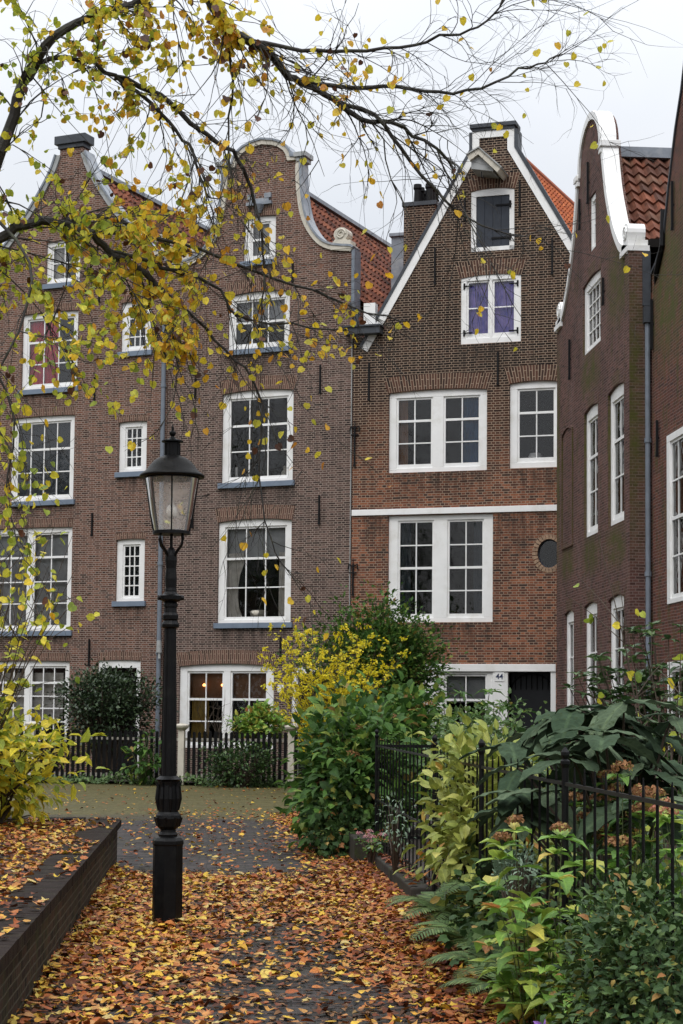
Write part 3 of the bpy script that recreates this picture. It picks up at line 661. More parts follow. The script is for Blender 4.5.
v = W['a']; w = MB().box(v[0], v[0]+.12, .02, .14, v[2], v[3]-.17).box(v[1]-.12, v[1], .02, .14, v[2], v[3]-.17).box(v[0], v[1], .02, .14, v[2]-.001, v[2]+.1)
w.prism(arcrect(v[0], v[1], v[3]-.17, v[3], .05), .02, .14); wa = w.build('hatch', M['white'], H3)
sh = MB()
for i in range(4): sh.box(v[0]+.125+i*.195, v[0]+.125+i*.195+.19, .045, .075, v[2]+.105, v[3]-.175)
sh.build('shutter', M['shutter'], wa, bevel=.004)
MB().box(v[1]-.45, v[1]-.06, .02, .04, v[3]-.42, v[3]-.38).box(v[1]-.55, v[1]-.06, .02, .04, v[2]+.28, v[2]+.32).tube([(v[1]-.1, .0, v[3]-.48), (v[1]-.1, .0, v[3]-.32)], .025, 6).tube([(v[1]-.1, .0, v[2]+.22), (v[1]-.1, .0, v[2]+.38)], .025, 6).build('hinge', M['ironmatte'], wa)
v = W['b']; wb = window(H3, *v, lit(v[0], v[1], 2, post=.06, side=.13), [.5], 1, rise=0, y=.02, bot=.24, fill=[('curtain', 'purple', v[0]+.12, v[1]-.12, v[2]+.1, v[3]-.1) ])
for sd_ in (0, 1):
    for z in (v[2]+.26, v[3]-.24):
        x = v[0]+.08 if sd_ == 0 else v[1]-.08; d_ = 1 if sd_ == 0 else -1
        MB().box(min(x, x+d_*.2), max(x, x+d_*.2), .0, .016, z-.015, z+.015).box(x-.02, x+.02, -.005, .017, z-.07, z+.07).build('hinge', M['ironmatte'], wb)
v = W['c']; window(H3, *v, lit(v[0], v[1], 2, post=.26, side=.17), [.325, .67], 2, thick=.67, bot=.2, fill=[('curtain', 'blue', v[1]-.62, v[1]-.15, v[2]+.2, v[3]-.1), ('curtain', 'insidewarm', v[0]+.17, v[0]+.42, v[2]+.2, v[3]-.1)])
v = W['d']; window(H3, *v, lit(v[0], v[1], 1, side=.17), [.325, .67], 2, thick=.67, bot=.24, fill=[])
v = W['e']; window(H3, *v, lit(v[0], v[1], 2, post=.32, side=.22), [.25, .5, .75], 2, thick=.5, rise=0, bot=.2, fill=[('curtain', 'darkblue', v[0]+.2, v[0]+.5, v[2]+.1, v[3]-.1), ('curtain', 'darkblue', v[1]-.5, v[1]-.2, v[2]+.1, v[3]-.1)])
for k in 'abcd':
    v = W[k]; brickarch(H3, v[0]-.02, v[1]+.02, v[3]+.006, .055 if k != 'b' else .06, M['archB'], h=.36, spread=.12)
# oval window with brick ring
rg = MB(); 
for i in range(26):
    a = 2*PI*i/26; ca, sa = math.cos(a), math.sin(a); w_ = .028
    p = [(4.68+.265*ca-w_*sa, 5.275+.325*sa+w_*ca), (4.68+.265*ca+w_*sa, 5.275+.325*sa-w_*ca), (4.68+.385*ca+w_*1.35*sa, 5.275+.44*sa-w_*1.35*ca), (4.68+.385*ca-w_*1.35*sa, 5.275+.44*sa+w_*1.35*ca)]
    rg.prism(p, -.012, .04)
M['ringbrick'] = plain('ring brick', (.3, .2, .13), .8, .45, 14)
ow = rg.build('oval_window', M['ringbrick'], H3)
fr = MB(); fr.sweep([(4.68+.27*math.cos(a), 5.275+.33*math.sin(a)) for a in [i*2*PI/24 for i in range(24)]], 0, .03, .08, .14, closed=True)
fr.build('frame', M['shutter'], ow)
MB().prism([(4.68+.25*math.cos(a), 5.275+.31*math.sin(a)) for a in [i*2*PI/24 for i in range(24)]], .1, .105).build('glass', M['glass'], ow)
MB().box(0.002, c3*2-.002, -.035, .02, 6.235, 6.375).build('band_course', M['white'], H3, bevel=.006)
# ground floor timber front
tf = MB().box(1.75, 4.84, -.03, .15, 2.6, 2.77).box(1.75, 2.12, .0, .14, .1, 2.6).box(3.38, 3.74, .0, .14, .1, 2.6).box(4.72, 4.84, .0, .14, .1, 2.6).box(2.12, 3.38, .0, .14, .1, .75)
tf.build('timber_front', M['white'], H3, bevel=.008)
window(H3, 2.12, 3.38, .75, 2.6, [(2.25, 3.25)], [.33, .66], 2, thick=.66, rise=0, y=.03, top=.06, fill=[('blind', 'blind', 2.2, 3.3, 1.9, 2.5)], label='ground floor window behind the shrubs')
dr = MB().box(3.75, 4.71, .3, .36, .1, 2.2).box(3.9, 4.56, .28, .3, .3, 1.2).build('door', M['doordark'], H3)
MB().box(3.75, 4.71, .32, .325, 2.2, 2.6).box(3.95, 4.5, .31, .318, 1.3, 2.1).build('fanlight', M['doordark'], dr)
gr = MB()
for i in range(7): gr.tube([(3.85+i*.125, .29, 2.2), (3.85+i*.125, .29, 2.5+.08*math.sin(i*PI/6))], .01, 5)
gr.tube([(3.75+.48-.48*math.cos(a), .29, 2.2+.36*math.sin(a)) for a in [i*PI/10 for i in range(11)]], .014, 5); gr.build('door_grille', M['black'], dr)
pt = MB().box(3.44, 3.66, -.014, 0, 2.38, 2.6).build('number_plate', M['white'], H3)
def text(s, size, loc, rot, mat, parent, name):
    cu = bpy.data.curves.new(name, 'FONT'); cu.body = s; cu.size = size; cu.align_x = 'CENTER'; cu.align_y = 'CENTER'; cu.extrude = .002; cu.offset = .003
    tmp = bpy.data.objects.new('tmp', cu); me = bpy.data.meshes.new_from_object(tmp); bpy.data.objects.remove(tmp); o = bpy.data.objects.new(name, me); C.objects.link(o); me.materials.clear(); me.materials.append(mat); o.parent = parent; o.location = loc; o.rotation_euler = rot; return o
M['ink'] = plain('navy numeral paint', (.02, .03, .08), .5, .1)
text('44', .17, (3.55, -.0185, 2.485), (R(90), 0, 0), M['ink'], pt, 'house_number')
# gable trim
def line3(side):
    s = 1 if side else -1
    return [(c3+s*3.38, 9.72), (c3+s*.5, 14.72), (c3+s*.5, 15.15)]
rr3 = line3(True)
MB().sweep(rr3, 0, .17, -.03, .33).build('rake_board', M['white'], H3)
MB().sweep(rr3, .09, 0, -.05, .38).build('rake_lead', M['leaddark'], H3)
ll3 = [(c3-.5, 15.15), (c3-.5, 14.72), (.62, 10.9), (.2, 10.2)]
MB().sweep(ll3, 0, .17, -.03, .33).build('rake_board', M['white'], H3)
MB().sweep(ll3, .07, 0, -.05, .36).build('rake_lead', M['leaddark'], H3)
MB().box(c3-.5, c3+.5, -.033, .33, 15.0, 15.16).build('neck_frieze', M['white'], H3)
MB().box(c3-.55, c3+.55, -.1, .42, 15.23, 15.33).box(c3-.5, c3+.5, -.06, .38, 15.16, 15.23).build('gable_cap', M['leaddark'], H3, bevel=.01)
# hoist beam hood
u = 3.22; hb = MB().prism([(2.98, 14.1), (3.5, 14.0), (3.5, 14.18), (3.2, 14.46), (2.98, 14.36)], -.62, 0)
hoist = hb.build('hoist_beam', M['greycap'], H3, bevel=.01)
MB().sweep([(2.92, 14.36), (3.18, 14.5), (3.68, 14.02)], .1, .04, -.72, 0).build('hood', M['cream'], hoist)
MB().sweep([(2.9, 14.4), (3.18, 14.545), (3.71, 14.03)], .0, .03, -.76, 0).build('hood_lead', M['greycap'], hoist)
MB().tube([(u, -.6, 14.02), (u, -.6, 13.9), (u+.04, -.6, 13.86), (u+.05, -.6, 13.92)], .014, 6).build('hook', M['ironmatte'], hoist)
tiles('roof', H3, (c3, .1, 15.05), (c3*2+.05, .1, 9.75), bk, 9.4, 'tileor', pw=.22, ph=.28, y0=.25)
tiles('roof', H3, (c3, .1, 15.05), (-.0, .1, 10.0), bk, 9.4, 'tileor', pw=.22, ph=.28, y0=.25)
MB().tube([(c3, .3, 15.1), (c3+.1069*9.5, 9.8, 15.1)], .12, 8).build('ridge_cap', M['tileor'], H3)
shell(H3, 0.02, c3*2-.02, 9.65, c3, 15.0, 9.4, M['brickB'], back=(.1063, .9943))
fp = MB().lathe([(.11, 0), (.09, .3), (.07, .35), (.07, .75), (.11, .78), (.11, .9), (.06, .95), (.06, 1.05)], 12, 0, 0)
fpo = fp.build('flue_pipe', M['black'], H3); fpo.location = (5.3, 1.5, 12.15)
ch = MB().box(.7, 1.49, 1.8, 2.7, 9.5, 14.06).build('chimney', M['brickB'], H3, uvm='wall')
MB().box(.66, 1.53, 1.76, 2.74, 14.06, 14.16).build('chimney_cap', M['leaddark'], ch)
for i in range(2):
    for j in range(3): MB().lathe([(.1, 14.16), (.085, 14.5), (.11, 14.54), (.1, 14.64)], 12, 1.0+i*.3, 1.98+j*.28).build('chimney_pot', M['ironmatte'], ch)
for u, a, b in ((2.69, 13.1, 13.76), (3.99, 13.1, 13.9), (1.98, 11.63, 12.49), (4.75, 11.69, 12.52), (.4, 8.97, 9.85), (3.49, 9.2, 9.95)): anchor(H3, u, a, b)
anchor(H3, .06, 7.42, 8.35, True); anchor(H3, .05, 4.38, 5.1, True)
gt = MB().box(-.16, .72, -.28, .0, 10.5, 10.66).box(-.2, .76, -.32, .0, 10.66, 10.7)
g1 = gt.build('gutter_box', M['leaddark'], H3); MB().box(.28, .56, -.12, .1, 10.7, 11.25).build('gutter_end', M['white'], g1)
MB().tube([(.1, -.1, 10.7), (.1, -.1, 11.0), (-.04, -.05, 11.3)], .07, 8).build('rain_pipe', M['leaddark'], g1)
MB().box(-.25, .6, 4.0, 5.2, 10.5, 13.95).box(-.3, .65, 3.94, 5.26, 13.95, 14.03).build('dormer', M['lead'], H3)

# ---- house 4 (facade parallel to the path)
H4 = empty('brick_house', (7.1, 37.03, 0), R(-90), 'purple brown brick house with thick white coping on its curved gable, at right', 'house')
c4 = 3.38
half = [(3.37, 9.67)]+smoothline([(3.3, 9.72), (2.75, 9.88), (2.4, 10.12), (2.0, 10.52), (1.55, 11.2), (1.32, 11.75), (1.14, 12.25)])+[(1.02, 12.3)]+[(1.02*math.cos(a), 12.3+.86*math.sin(a)) for a in [R(12), R(25), R(40), R(55), R(70), R(83)]]
out4 = [(c4+3.37, 0)]+curveout(half, c4)+[(c4-3.37, 0)]
W = dict(t=(3.33, 3.87, 10.5, 11.58, .0), s=(2.68, 4.3, 8.6, 10.02, .06), bl=(.55, 1.8, 4.98, 7.6, .07), l=(2.8, 4.05, 5.03, 7.52, .07), r=(4.93, 6.2, 5.03, 7.52, .07),
         g1=(.85, 1.8, 1.3, 3.72, .07), g2=(2.8, 3.98, 1.3, 3.76, .07), g3=(4.95, 6.18, 1.3, 3.76, .07))
hl = [arcrect(*v) for k, v in W.items() if k != 'bl']
link('wall', wall_mesh('wall', out4, hl, .33), M['brickC'], H4)
for k, v in W.items():
    a, b, z0, z1, rise = v
    if k != 'bl' and k != 't' and k != 's':
        window(H4, a, b, z0, z1-.0, [(a+.13, b-.13)], [.33, .66], 2, thick=.66 if k[0] != 'g' else .6, rise=rise, y=.05, bot=.2, top=.16, fill=[('curtain', 'net', a+.15, a+.45, z0+.1, z1-.2)] if k in 'lr' else [])
    if k == 's': window(H4, a, b, z0, z1, [(a+.2, b-.12)], [.25, .5, .75], 4, rise=rise, y=.04)
    if k == 't': window(H4, a, b, z0, z1, [(a+.12, b-.06)], [.5], 1, rise=0, y=.03)
# blind niche on the first floor: projecting brick ring around a slightly sunk panel
MB().sweep(arcrect(.62, 1.74, 5.0, 7.5, .12), .0, .06, -.03, .01, closed=True).build('blind_niche', M['brickC'], H4, uvm='wall')
for k in ('l', 'r', 'g1', 'g2', 'g3', 's'):
    a, b, z0, z1, rise = W[k]; brickarch(H4, a-.03, b+.03, z1+.006, rise+.01, M['brickC'], h=.24)
ms = M['stone']
M['moss'] = plain('moss patch', (.06, .062, .018), .95, .4, 14)
pr = [(c4+dx, z) for dx, z in half[1:]]; pl = [(c4-dx, z) for dx, z in half[1:]][::-1]
MB().sweep(pr+[(c4, 13.17)]+pl, .06, .09, -.04, .27).build('coping', M['white'], H4)
for s in (-1, 1): cc = MB(); cc.box(c4+s*1.13-.14, c4+s*1.13+.14, -.08, .31, 12.2, 12.32); cc.box(c4+s*1.1-.1, c4+s*1.1+.1, -.06, .29, 12.1, 12.2); cc.build('cornice', M['white'], H4, bevel=.01)
scroll(H4, c4+3.07, 9.67, -1, M['white'], -.06, .33, .62, .6); scroll(H4, c4-3.07, 9.67, 1, M['white'], -.06, .33, .62, .6)
# front pilaster and corner pilaster
MB().box(c4+3.05, c4+3.37, -.03, .0, .0, 9.66).build('pilaster', M['brickC'], H4, uvm='wall')
tiles('roof', H4, (c4, .0, 12.38), (c4+3.35, .0, 8.5), (0, 1, 0), 9, 'tiledk', pw=.23, ph=.31, y0=.33)
tiles('roof', H4, (c4, .0, 12.38), (c4-3.35, .0, 8.5), (0, 1, 0), 9, 'tiledk', pw=.23, ph=.31, y0=.33)
MB().box(c4-.16, c4+.16, .34, 9.4, 12.36, 12.56).build('ridge_cap', M['lead'], H4)
shell(H4, 0.01, c4*2-.02, 8.4, c4, 12.3, 9.3, M['brickC'], t=.33)
MB().box(c4+3.375, c4+3.4, .2, .34, 8.7, 9.66).build('lead_flashing', M['leaddark'], H4)
for u, a, b in ((2.5, 11.2, 11.8), (1.5, 8.4, 9.2), (4.65, 9.2, 9.7), (3.3, 11.5, 12.3)): anchor(H4, u, a, b)
pp = MB().tube([(c4+3.45, .27, .1), (c4+3.45, .27, 8.4)], .045, 10)
for z in (1.5, 4, 6.3): pp.tube([(c4+3.45, .27, z), (c4+3.45, .27, z+.08)], .06, 10)
pp.build('downpipe', M['pipe'], H4); MB().box(c4+3.4, c4+3.54, .2, .36, 8.38, 8.66).build('hopper', M['leaddark'], H4)

# ---- house 5
H5 = empty('brick_house', (7.43, 30.1, 0), R(-90), 'red brown brick house cut off by the right edge of the photo', 'house')
out5 = [(-.02, 0), (7.6, 0), (7.6, 8.6), (4.6, 13.9), (3.2, 13.9)]+[(2.04, 11.73), (1.66, 11.22), (1.2, 10.39), (.86, 9.62), (.3, 9.3), (-.02, 9.2)]
a, b, z0, z1 = 1.02, 2.6, 3.45, 6.24
a2 = (4.4, 6.0)
hl = [arcrect(a, b, z0, z1, .0), arcrect(a2[0], a2[1], z0, z1, 0), arcrect(a, b, .6, 2.5, 0), arcrect(a2[0], a2[1], .6, 2.5, 0)]
link('wall', wall_mesh('wall', out5, hl, .3), M['brickD'], H5)
window(H5, a, b, z0, z1, lit(a, b, 1, side=.2), [.25, .5, .75], 3, thick=.5, rise=0, y=-.02); window(H5, a2[0], a2[1], z0, z1, lit(a2[0], a2[1], 1, side=.2), [.25, .5, .75], 3, thick=.5, rise=0, y=-.02)
window(H5, a, b, .6, 2.5, lit(a, b, 1), [.33, .66], 3, rise=0, y=-.02); window(H5, a2[0], a2[1], .6, 2.5, lit(a2[0], a2[1], 1), [.33, .66], 3, rise=0, y=-.02)
MB().sweep([(3.2, 13.9), (2.04, 11.73), (1.66, 11.22), (1.2, 10.39), (.86, 9.62), (.3, 9.3), (-.02, 9.2)], .05, .0, -.03, .33).build('coping', M['leaddark'], H5)
MB().tube([(.86, -.02, 10.1), (.86, -.04, 9.5), (.45, -.04, 9.15), (-.04, .1, 8.9)], .05, 6).build('drain_pipe', M['ironmatte'], H5)
tiles('roof', H5, (3.9, 0, 13.8), (7.6, 0, 8.6), (0, 1, 0), 8, 'tiledk', y0=.3); tiles('roof', H5, (3.9, 0, 13.8), (.35, 0, 8.6), (0, 1, 0), 8, 'tiledk', y0=.3)
shell(H5, .02, 7.58, 8.5, 3.9, 13.7, 8.3, M['brickD'])
anchor(H5, .1, 7.9, 8.75); anchor(H5, .45, 6.0, 6.6); anchor(H5, 1.5, 9.6, 10.4)
# plain wing of the fifth house running toward the viewer, so the row goes on past the frame
# ------------------------------------------------------------------ ground
def sheet(name, x0, x1, y0, y1, z, mat, nx=1, ny=1, amp=0):
    mb = MB()
    for j in range(ny+1):
        for i in range(nx+1):
            x = x0+(x1-x0)*i/nx; y = y0+(y1-y0)*j/ny
            mb.v.append((x, y, z+amp*(math.sin(x*3.1+y*1.7)+math.sin(y*2.3-x*1.1)+.5*math.sin(x*7+y*5))))
    for j in range(ny):
        for i in range(nx):
            a = j*(nx+1)+i; mb.f.append((a, a+1, a+nx+2, a+nx+1))
    me = bpy.data.meshes.new(name); me.from_pydata(mb.v, [], mb.f); me.update()
    return tag(link(name, me, mat), kind='structure')
sheet('ground', -200, 200, -100, 300, -.004, M['paving'])
g = sheet('garden_bed', 1.9, 7.05, 3, 39, .13, M['soil'], 30, 90, .012)
MB_ = MB(); MB_.v = [(-12, 41.8, .05), (-12, 60, .05), (9.5, 60, .05), (9.5, 38.2, .05), (1.9, 39.72, .05), (-3.6, 41.1, .05)]; MB_.f = [(0, 5, 4, 3, 2, 1)]
me = MB_.mesh('front_garden'); tag(link('front_garden', me, M['soil']), kind='structure')

# planter
PX, PY = -.95, 19.6
pw = empty('planter_wall', (0, 0, 0), 0, 'low dark brick planter wall with leaf-strewn coping, left of the path', 'planter')
def rounded(off, r=.35):
    x = PX+.0-off; y = PY-off; rr = max(.02, r-off); pts = [(x, 2.0)]
    for i in range(7):
        a = i*PI/12; pts.append((x-rr+rr*math.cos(a), y-rr+rr*math.sin(a)))
    pts.append((-12, y)); return pts
def ringwall(offo, offi, z0, z1):
    o = rounded(offo); i_ = rounded(offi); mb = MB(); n = len(o)
    for z in (z0, z1): mb.v += [(x, y, z) for x, y in o]+[(x, y, z) for x, y in i_]
    for k in range(n-1):
        mb.f += [(k, k+1, 2*n+k+1, 2*n+k), (n+k, 3*n+k, 3*n+k+1, n+k+1), (2*n+k, 2*n+k+1, 3*n+k+1, 3*n+k), (k, n+k, n+k+1, k+1)]
    mb.f += [(0, 2*n, 3*n, n), (n-1, 2*n-1, 4*n-1, 3*n-1)]
    return mb
ringwall(.04, .3, 0, .395).build('brick_wall', M['planterbrick'], pw, uvm='wall')
co = MB()
o = rounded(0); inn = rounded(.31)
def coplen(pts):
    res = [pts[0]]
    for p, q in zip(pts, pts[1:]):
        d = math.dist(p, q); k = max(1, int(d/.105))
        for i in range(1, k+1): res.append((p[0]+(q[0]-p[0])*i/k, p[1]+(q[1]-p[1])*i/k))
    return res
# coping laid as rowlock bricks across the wall
ys = 2.0
while ys < PY-.4:
    j = random.uniform(-.0015, .0015); co.box(PX-.31+j, PX+j, ys, ys+.1038, .4, .47+random.uniform(-.001, .001)); ys += .105
for k in range(1, 7):
    a, b = o[k], o[k+1]; c_, d_ = inn[k], inn[k+1]; n = len(co.v)
    co.v += [(*a, .4), (*b, .4), (*d_, .4), (*c_, .4), (*a, .47), (*b, .47), (*d_, .47), (*c_, .47)]
    co.f += [tuple(n+i for i in q) for q in ((0, 3, 2, 1), (4, 5, 6, 7), (0, 1, 5, 4), (1, 2, 6, 5), (2, 3, 7, 6), (3, 0, 4, 7))]
xs = PX-.4
while xs > -12: co.box(xs-.098, xs, PY-.31, PY, .4, .47+random.uniform(-.003, .003)); xs -= .105
co.box(PX-.305, PX-.005, 2.0, PY-.36, .396, .464)
co.build('coping', M['coping'], pw)
sheet('planter_soil', -12, PX-.29, 2, PY-.29, .41, M['soil'], 60, 90, .012)

# kerb and plinth of the iron fence
pl = empty('stone_kerb', (0, 0, 0), 0, 'low mossy stone edging under the iron fence, right of the path', 'kerb')
kb = MB(); y = 3.0
while y < 14.6: l = random.uniform(.7, .95); kb.box(1.69+random.uniform(-.01, .01), 1.93, y, y+l-.012, -.02, .12+random.uniform(-.008, .008)); y += l
kb.build('edging_stone', M['stone'], pl, bevel=.012)
MB().box(1.66, 1.94, 15.0, 16.7, -.02, .17).box(1.655, 1.94, 16.715, 18.3, -.02, .175).build('plinth_stone', M['stone'], pl, bevel=.015)
MB().box(1.5, 1.92, 19.0, 20.4, -.02, .3).build('corner_stone', M['stone'], pl, bevel=.02)
MB().box(1.66, 1.93, 20.5, 30, -.02, .14).build('edging_stone', M['stone'], pl, bevel=.015)

# ------------------------------------------------------------------ iron fence
FX = 1.78
fe = empty('iron_fence', (FX, 9, 0), 0, 'black wrought iron fence with thin spiked bars along the right garden bed', 'fence')
def rel(p): return (p[0]-FX, p[1]-9, p[2])
def post(y, h=1.36, r=.018):
    mb = MB().tube([rel((FX, y, .1)), rel((FX, y, h))], r, 8)
    mb.lathe([(r, h-.02), (r*1.4, h), (r*1.4, h+.015), (r*.8, h+.025), (r*1.25, h+.045), (r*1.25, h+.06), (.004, h+.085)], 10, 0, y-9)
    mb.lathe([(r*1.8, .1), (r*1.8, .16), (r, .19)], 8, 0, y-9); mb.build('post', M['black'], fe)
for y in (6.2, 9.05, 11.9, 14.45, 19.6): post(y)
def panel(y0, y1, sp, spike=1.33):
    b = MB(); n = max(1, round((y1-y0)/sp))
    for i in range(1, n):
        y = y0+(y1-y0)*i/n; b.tube([rel((FX, y, .2)), rel((FX, y, spike-.05)), rel((FX, y, spike+.02))], [.007, .007, .003], 6)
    b.build('fence_panel', M['black'], fe)
    r = MB()
    for z in (1.26, .68, .27) if y0 > 14 else (1.26, .27): r.box(-.007, .007, y0-9, y1-9, z-.009, z+.009)
    r.build('rail', M['black'], fe)
panel(3.4, 6.2, .23); panel(6.2, 9.05, .23); panel(9.05, 11.9, .23); panel(11.9, 14.45, .2); panel(14.45, 19.6, .3)
# return of the fence into the garden, seen through the bars
b = MB(); 
for i in range(16): x = .25*i*.5+.12; b.tube([(x, 19.6-9, .2), (x, 19.6-9, 1.36)], [.0085, .004], 6)
for z in (1.26, .27): b.box(0, 2.05, 19.6-9-.007, 19.6-9+.007, z-.016, z+.016)
b.build('return_panel', M['black'], fe)

# ------------------------------------------------------------------ picket fence
A0, A1 = Vector((-6.6, 41.88, 0)), Vector((3.1, 39.38, 0))
ux = (A1-A0).normalized(); ang = math.atan2(ux.y, ux.x)
pf = empty('picket_fence', A0, ang, 'black picket fence with cream posts in front of the brown houses', 'fence')
Lf = (A1-A0).length
postx = [.12, 2.6, 6.1, 8.6, Lf-.1]
p = MB()
x = .05; i = 0
while x < Lf:
    if min(abs(x-q) for q in postx) > .1:
        h = 1.19+random.uniform(-.012, .012); w_ = .034
        p.prism([(x-w_, .1), (x+w_, .1), (x+w_, h-.03), (x, h), (x-w_, h-.03)], -.045+random.uniform(-.004, .004), -.02)
    x += .122
p.build('picket_panel', M['black'], pf)
r = MB()
for q0, q1 in zip(postx, postx[1:]):
    r.box(q0+.07, q1-.07, -.015, .03, .98, 1.04); r.box(q0+.07, q1-.07, -.015, .03, .16, .24)
M['railpaint'] = plain('worn grey rail paint', (.3, .28, .24), .7, .2, 5, dirt=(.12, .12, .09))
r.build('rail', M['railpaint'], pf)
for q in postx:
    mb = MB().box(q-.07, q+.07, -.07, .07, 0, 1.2); po = mb.build('post', M['cream'], pf, bevel=.008)
    MB().lathe([(.07, 1.2), (.09, 1.22), (.15, 1.27), (.165, 1.31), (.16, 1.33), (.05, 1.36)], 16, q, 0).build('post_cap', M['cream'], po)

# ------------------------------------------------------------------ street lamp
LP = (-.325, 13.8, 0)
la = empty('street_lamp', LP, R(12), 'black cast iron street lamp with glass lantern standing in the fallen leaves', 'street lamp'); la.rotation_euler = (0, R(-.32), R(12))
bs = MB().lathe([(.124, -.02), (.124, .02), (.117, .05), (.115, .6), (.121, .605), (.121, .635), (.1, .655), (.06, .672)], 8, rot=PI/8)
bs.build('base', M['black'], la, bevel=.006)
pr = MB().lathe([(.07, .66), (.075, .68), (.06, .7), (.058, .715), (.085, .74), (.1, .8), (.096, .825), (.086, .835), (.076, .85), (.082, .95), (.074, 1.05), (.078, 1.08), (.098, 1.095), (.078, 1.11), (.066, 1.12)], 20)
# acanthus leaves on the vase
for i in range(8):
    a = 2*PI*i/8; pr.tube([(.077*math.cos(a), .077*math.sin(a), .86), (.089*math.cos(a), .089*math.sin(a), .95), (.081*math.cos(a), .081*math.sin(a), 1.04), (.102*math.cos(a), .102*math.sin(a), 1.085)], [.008, .016, .014, .004], 5)
    pr.tube([(.1*math.cos(a+.4), .1*math.sin(a+.4), .81), (.085*math.cos(a+.4), .085*math.sin(a+.4), .74)], [.014, .006], 5)
pr.build('vase', M['black'], la)
MB().lathe([(.06, 1.1), (.058, 1.4), (.051, 1.9), (.046, 2.26)], 24, flute=.09).build('post', M['black'], la)
cl = MB().lathe([(.05, 2.24), (.066, 2.25), (.07, 2.27), (.062, 2.285), (.052, 2.3), (.06, 2.31), (.062, 2.34), (.05, 2.36), (.046, 2.4), (.056, 2.405), (.056, 2.425), (.046, 2.44), (.07, 2.45), (.082, 2.46), (.084, 2.49), (.06, 2.5), (.046, 2.52), (.046, 2.53), (.042, 2.55), (.046, 2.62), (.04, 2.7), (.046, 2.76), (.044, 2.8), (.03, 2.84), (.02, 2.86)], 16)
cl.tube([(-.1, 0, 2.475), (.1, 0, 2.475)], .02, 8); cl.build('collar', M['black'], la)
ar = MB()
for i in range(4):
    a = i*PI/2+PI/5; c_, s_ = math.cos(a), math.sin(a); pts = [(.02, 2.77), (.06, 2.83), (.11, 2.88), (.125, 2.93), (.115, 2.965)]
    ar.tube([(q*c_, q*s_, z) for q, z in pts], [.012, .011, .01, .009, .008], 6)
ar.tube([(0, 0, 2.84), (0, 0, 2.97)], .012, 6); ar.build('lantern_bracket', M['black'], la)
zb, zt = 2.97, 3.4
lr = MB().lathe([(.13, zb-.01), (.145, zb-.008), (.145, zb+.015), (.13, zb+.02)], 24)
fr = lr
for i in range(4):
    a = i*PI/2-PI/2-R(12)+.02; fr.tube([(.136*math.cos(a), .136*math.sin(a), zb), (.163*math.cos(a), .163*math.sin(a), zb+.15), (.203*math.cos(a), .203*math.sin(a), zt)], .0065, 5)
fr.lathe([(.2, zt-.012), (.212, zt-.01), (.212, zt+.01), (.2, zt+.012)], 24)
lan = fr.build('lantern_frame', M['black'], la)
gm = MB(); k = 32
for i in range(k):
    a = 2*PI*i/k; gm.v += [(.133*math.cos(a), .133*math.sin(a), zb+.01), (.16*math.cos(a), .16*math.sin(a), zb+.15), (.204*math.cos(a), .204*math.sin(a), zt)]
for i in range(k):
    j = (i+1) % k; gm.f += [(3*i, 3*j, 3*j+1, 3*i+1), (3*i+1, 3*j+1, 3*j+2, 3*i+2)]
gm.build('glass', M['lampglass'], lan, smooth=True)

rf = MB().lathe([(.2, zt+.002), (.245, zt), (.252, zt+.012), (.245, zt+.022), (.205, zt+.05), (.175, zt+.09), (.14, zt+.13), (.1, zt+.155), (.066, zt+.165), (.062, zt+.17)], 32)
rf.build('lantern_roof', M['black'], la, smooth=True)
for o_ in [la.children[-1]]:
    mod = o_.modifiers.new('edge', 'EDGE_SPLIT'); mod.split_angle = R(35)
vt = MB().lathe([(.055, zt+.16), (.055, zt+.27), (.084, zt+.275), (.084, zt+.285), (.03, zt+.3), (.014, zt+.32), (.026, zt+.34), (.026, zt+.352), (.01, zt+.365), (.01, zt+.39), (.002, zt+.41)], 16)
for i in range(8): a = i*PI/4; vt.box(.056*math.cos(a)-.006, .056*math.cos(a)+.006, .056*math.sin(a)-.006, .056*math.sin(a)+.006, zt+.17, zt+.265)
vt.build('chimney_vent', M['black'], la)
M['bulb'] = plain('opal bulb', (.75, .73, .68), .3, .05)
MB().lathe([(.004, 3.085), (.025, 3.09), (.04, 3.115), (.044, 3.14), (.038, 3.165), (.025, 3.185), (.012, 3.195), (.012, 3.25)], 16).build('bulb', M['bulb'], la, smooth=True)
MB().tube([(0, 0, 3.24), (0, 0, 3.4)], .01, 6).tube([(0, 0, 2.97), (0, 0, 3.09)], .012, 6).build('bulb_holder', M['cream'], la)
# etched flower on the right front pane
et = MB(); fa = -PI/2-R(12)+.02+PI/6; nx_, ny_ = math.cos(fa), math.sin(fa); tx_, ty_ = -ny_, nx_
for kk in range(5):
    an = 2*PI*kk/5+.3; pts = []
    for t in [i/8 for i in range(9)]:
        q = t*.055; wv = .012*math.sin(PI*t)
        for_ = 0
        uu = q*math.cos(an)-wv*math.sin(an); zz = q*math.sin(an)+wv*math.cos(an); rad = (.134+(.2-.134)*((3.1+zz-zb)/(zt-zb)))+.004
        pts.append((rad*nx_+uu*tx_+.02*tx_, rad*ny_+uu*ty_+.02*ty_, 3.1+zz))
    et.tube(pts, .0013, 4)
et.build('etched_flower', M['shutter'], lan)

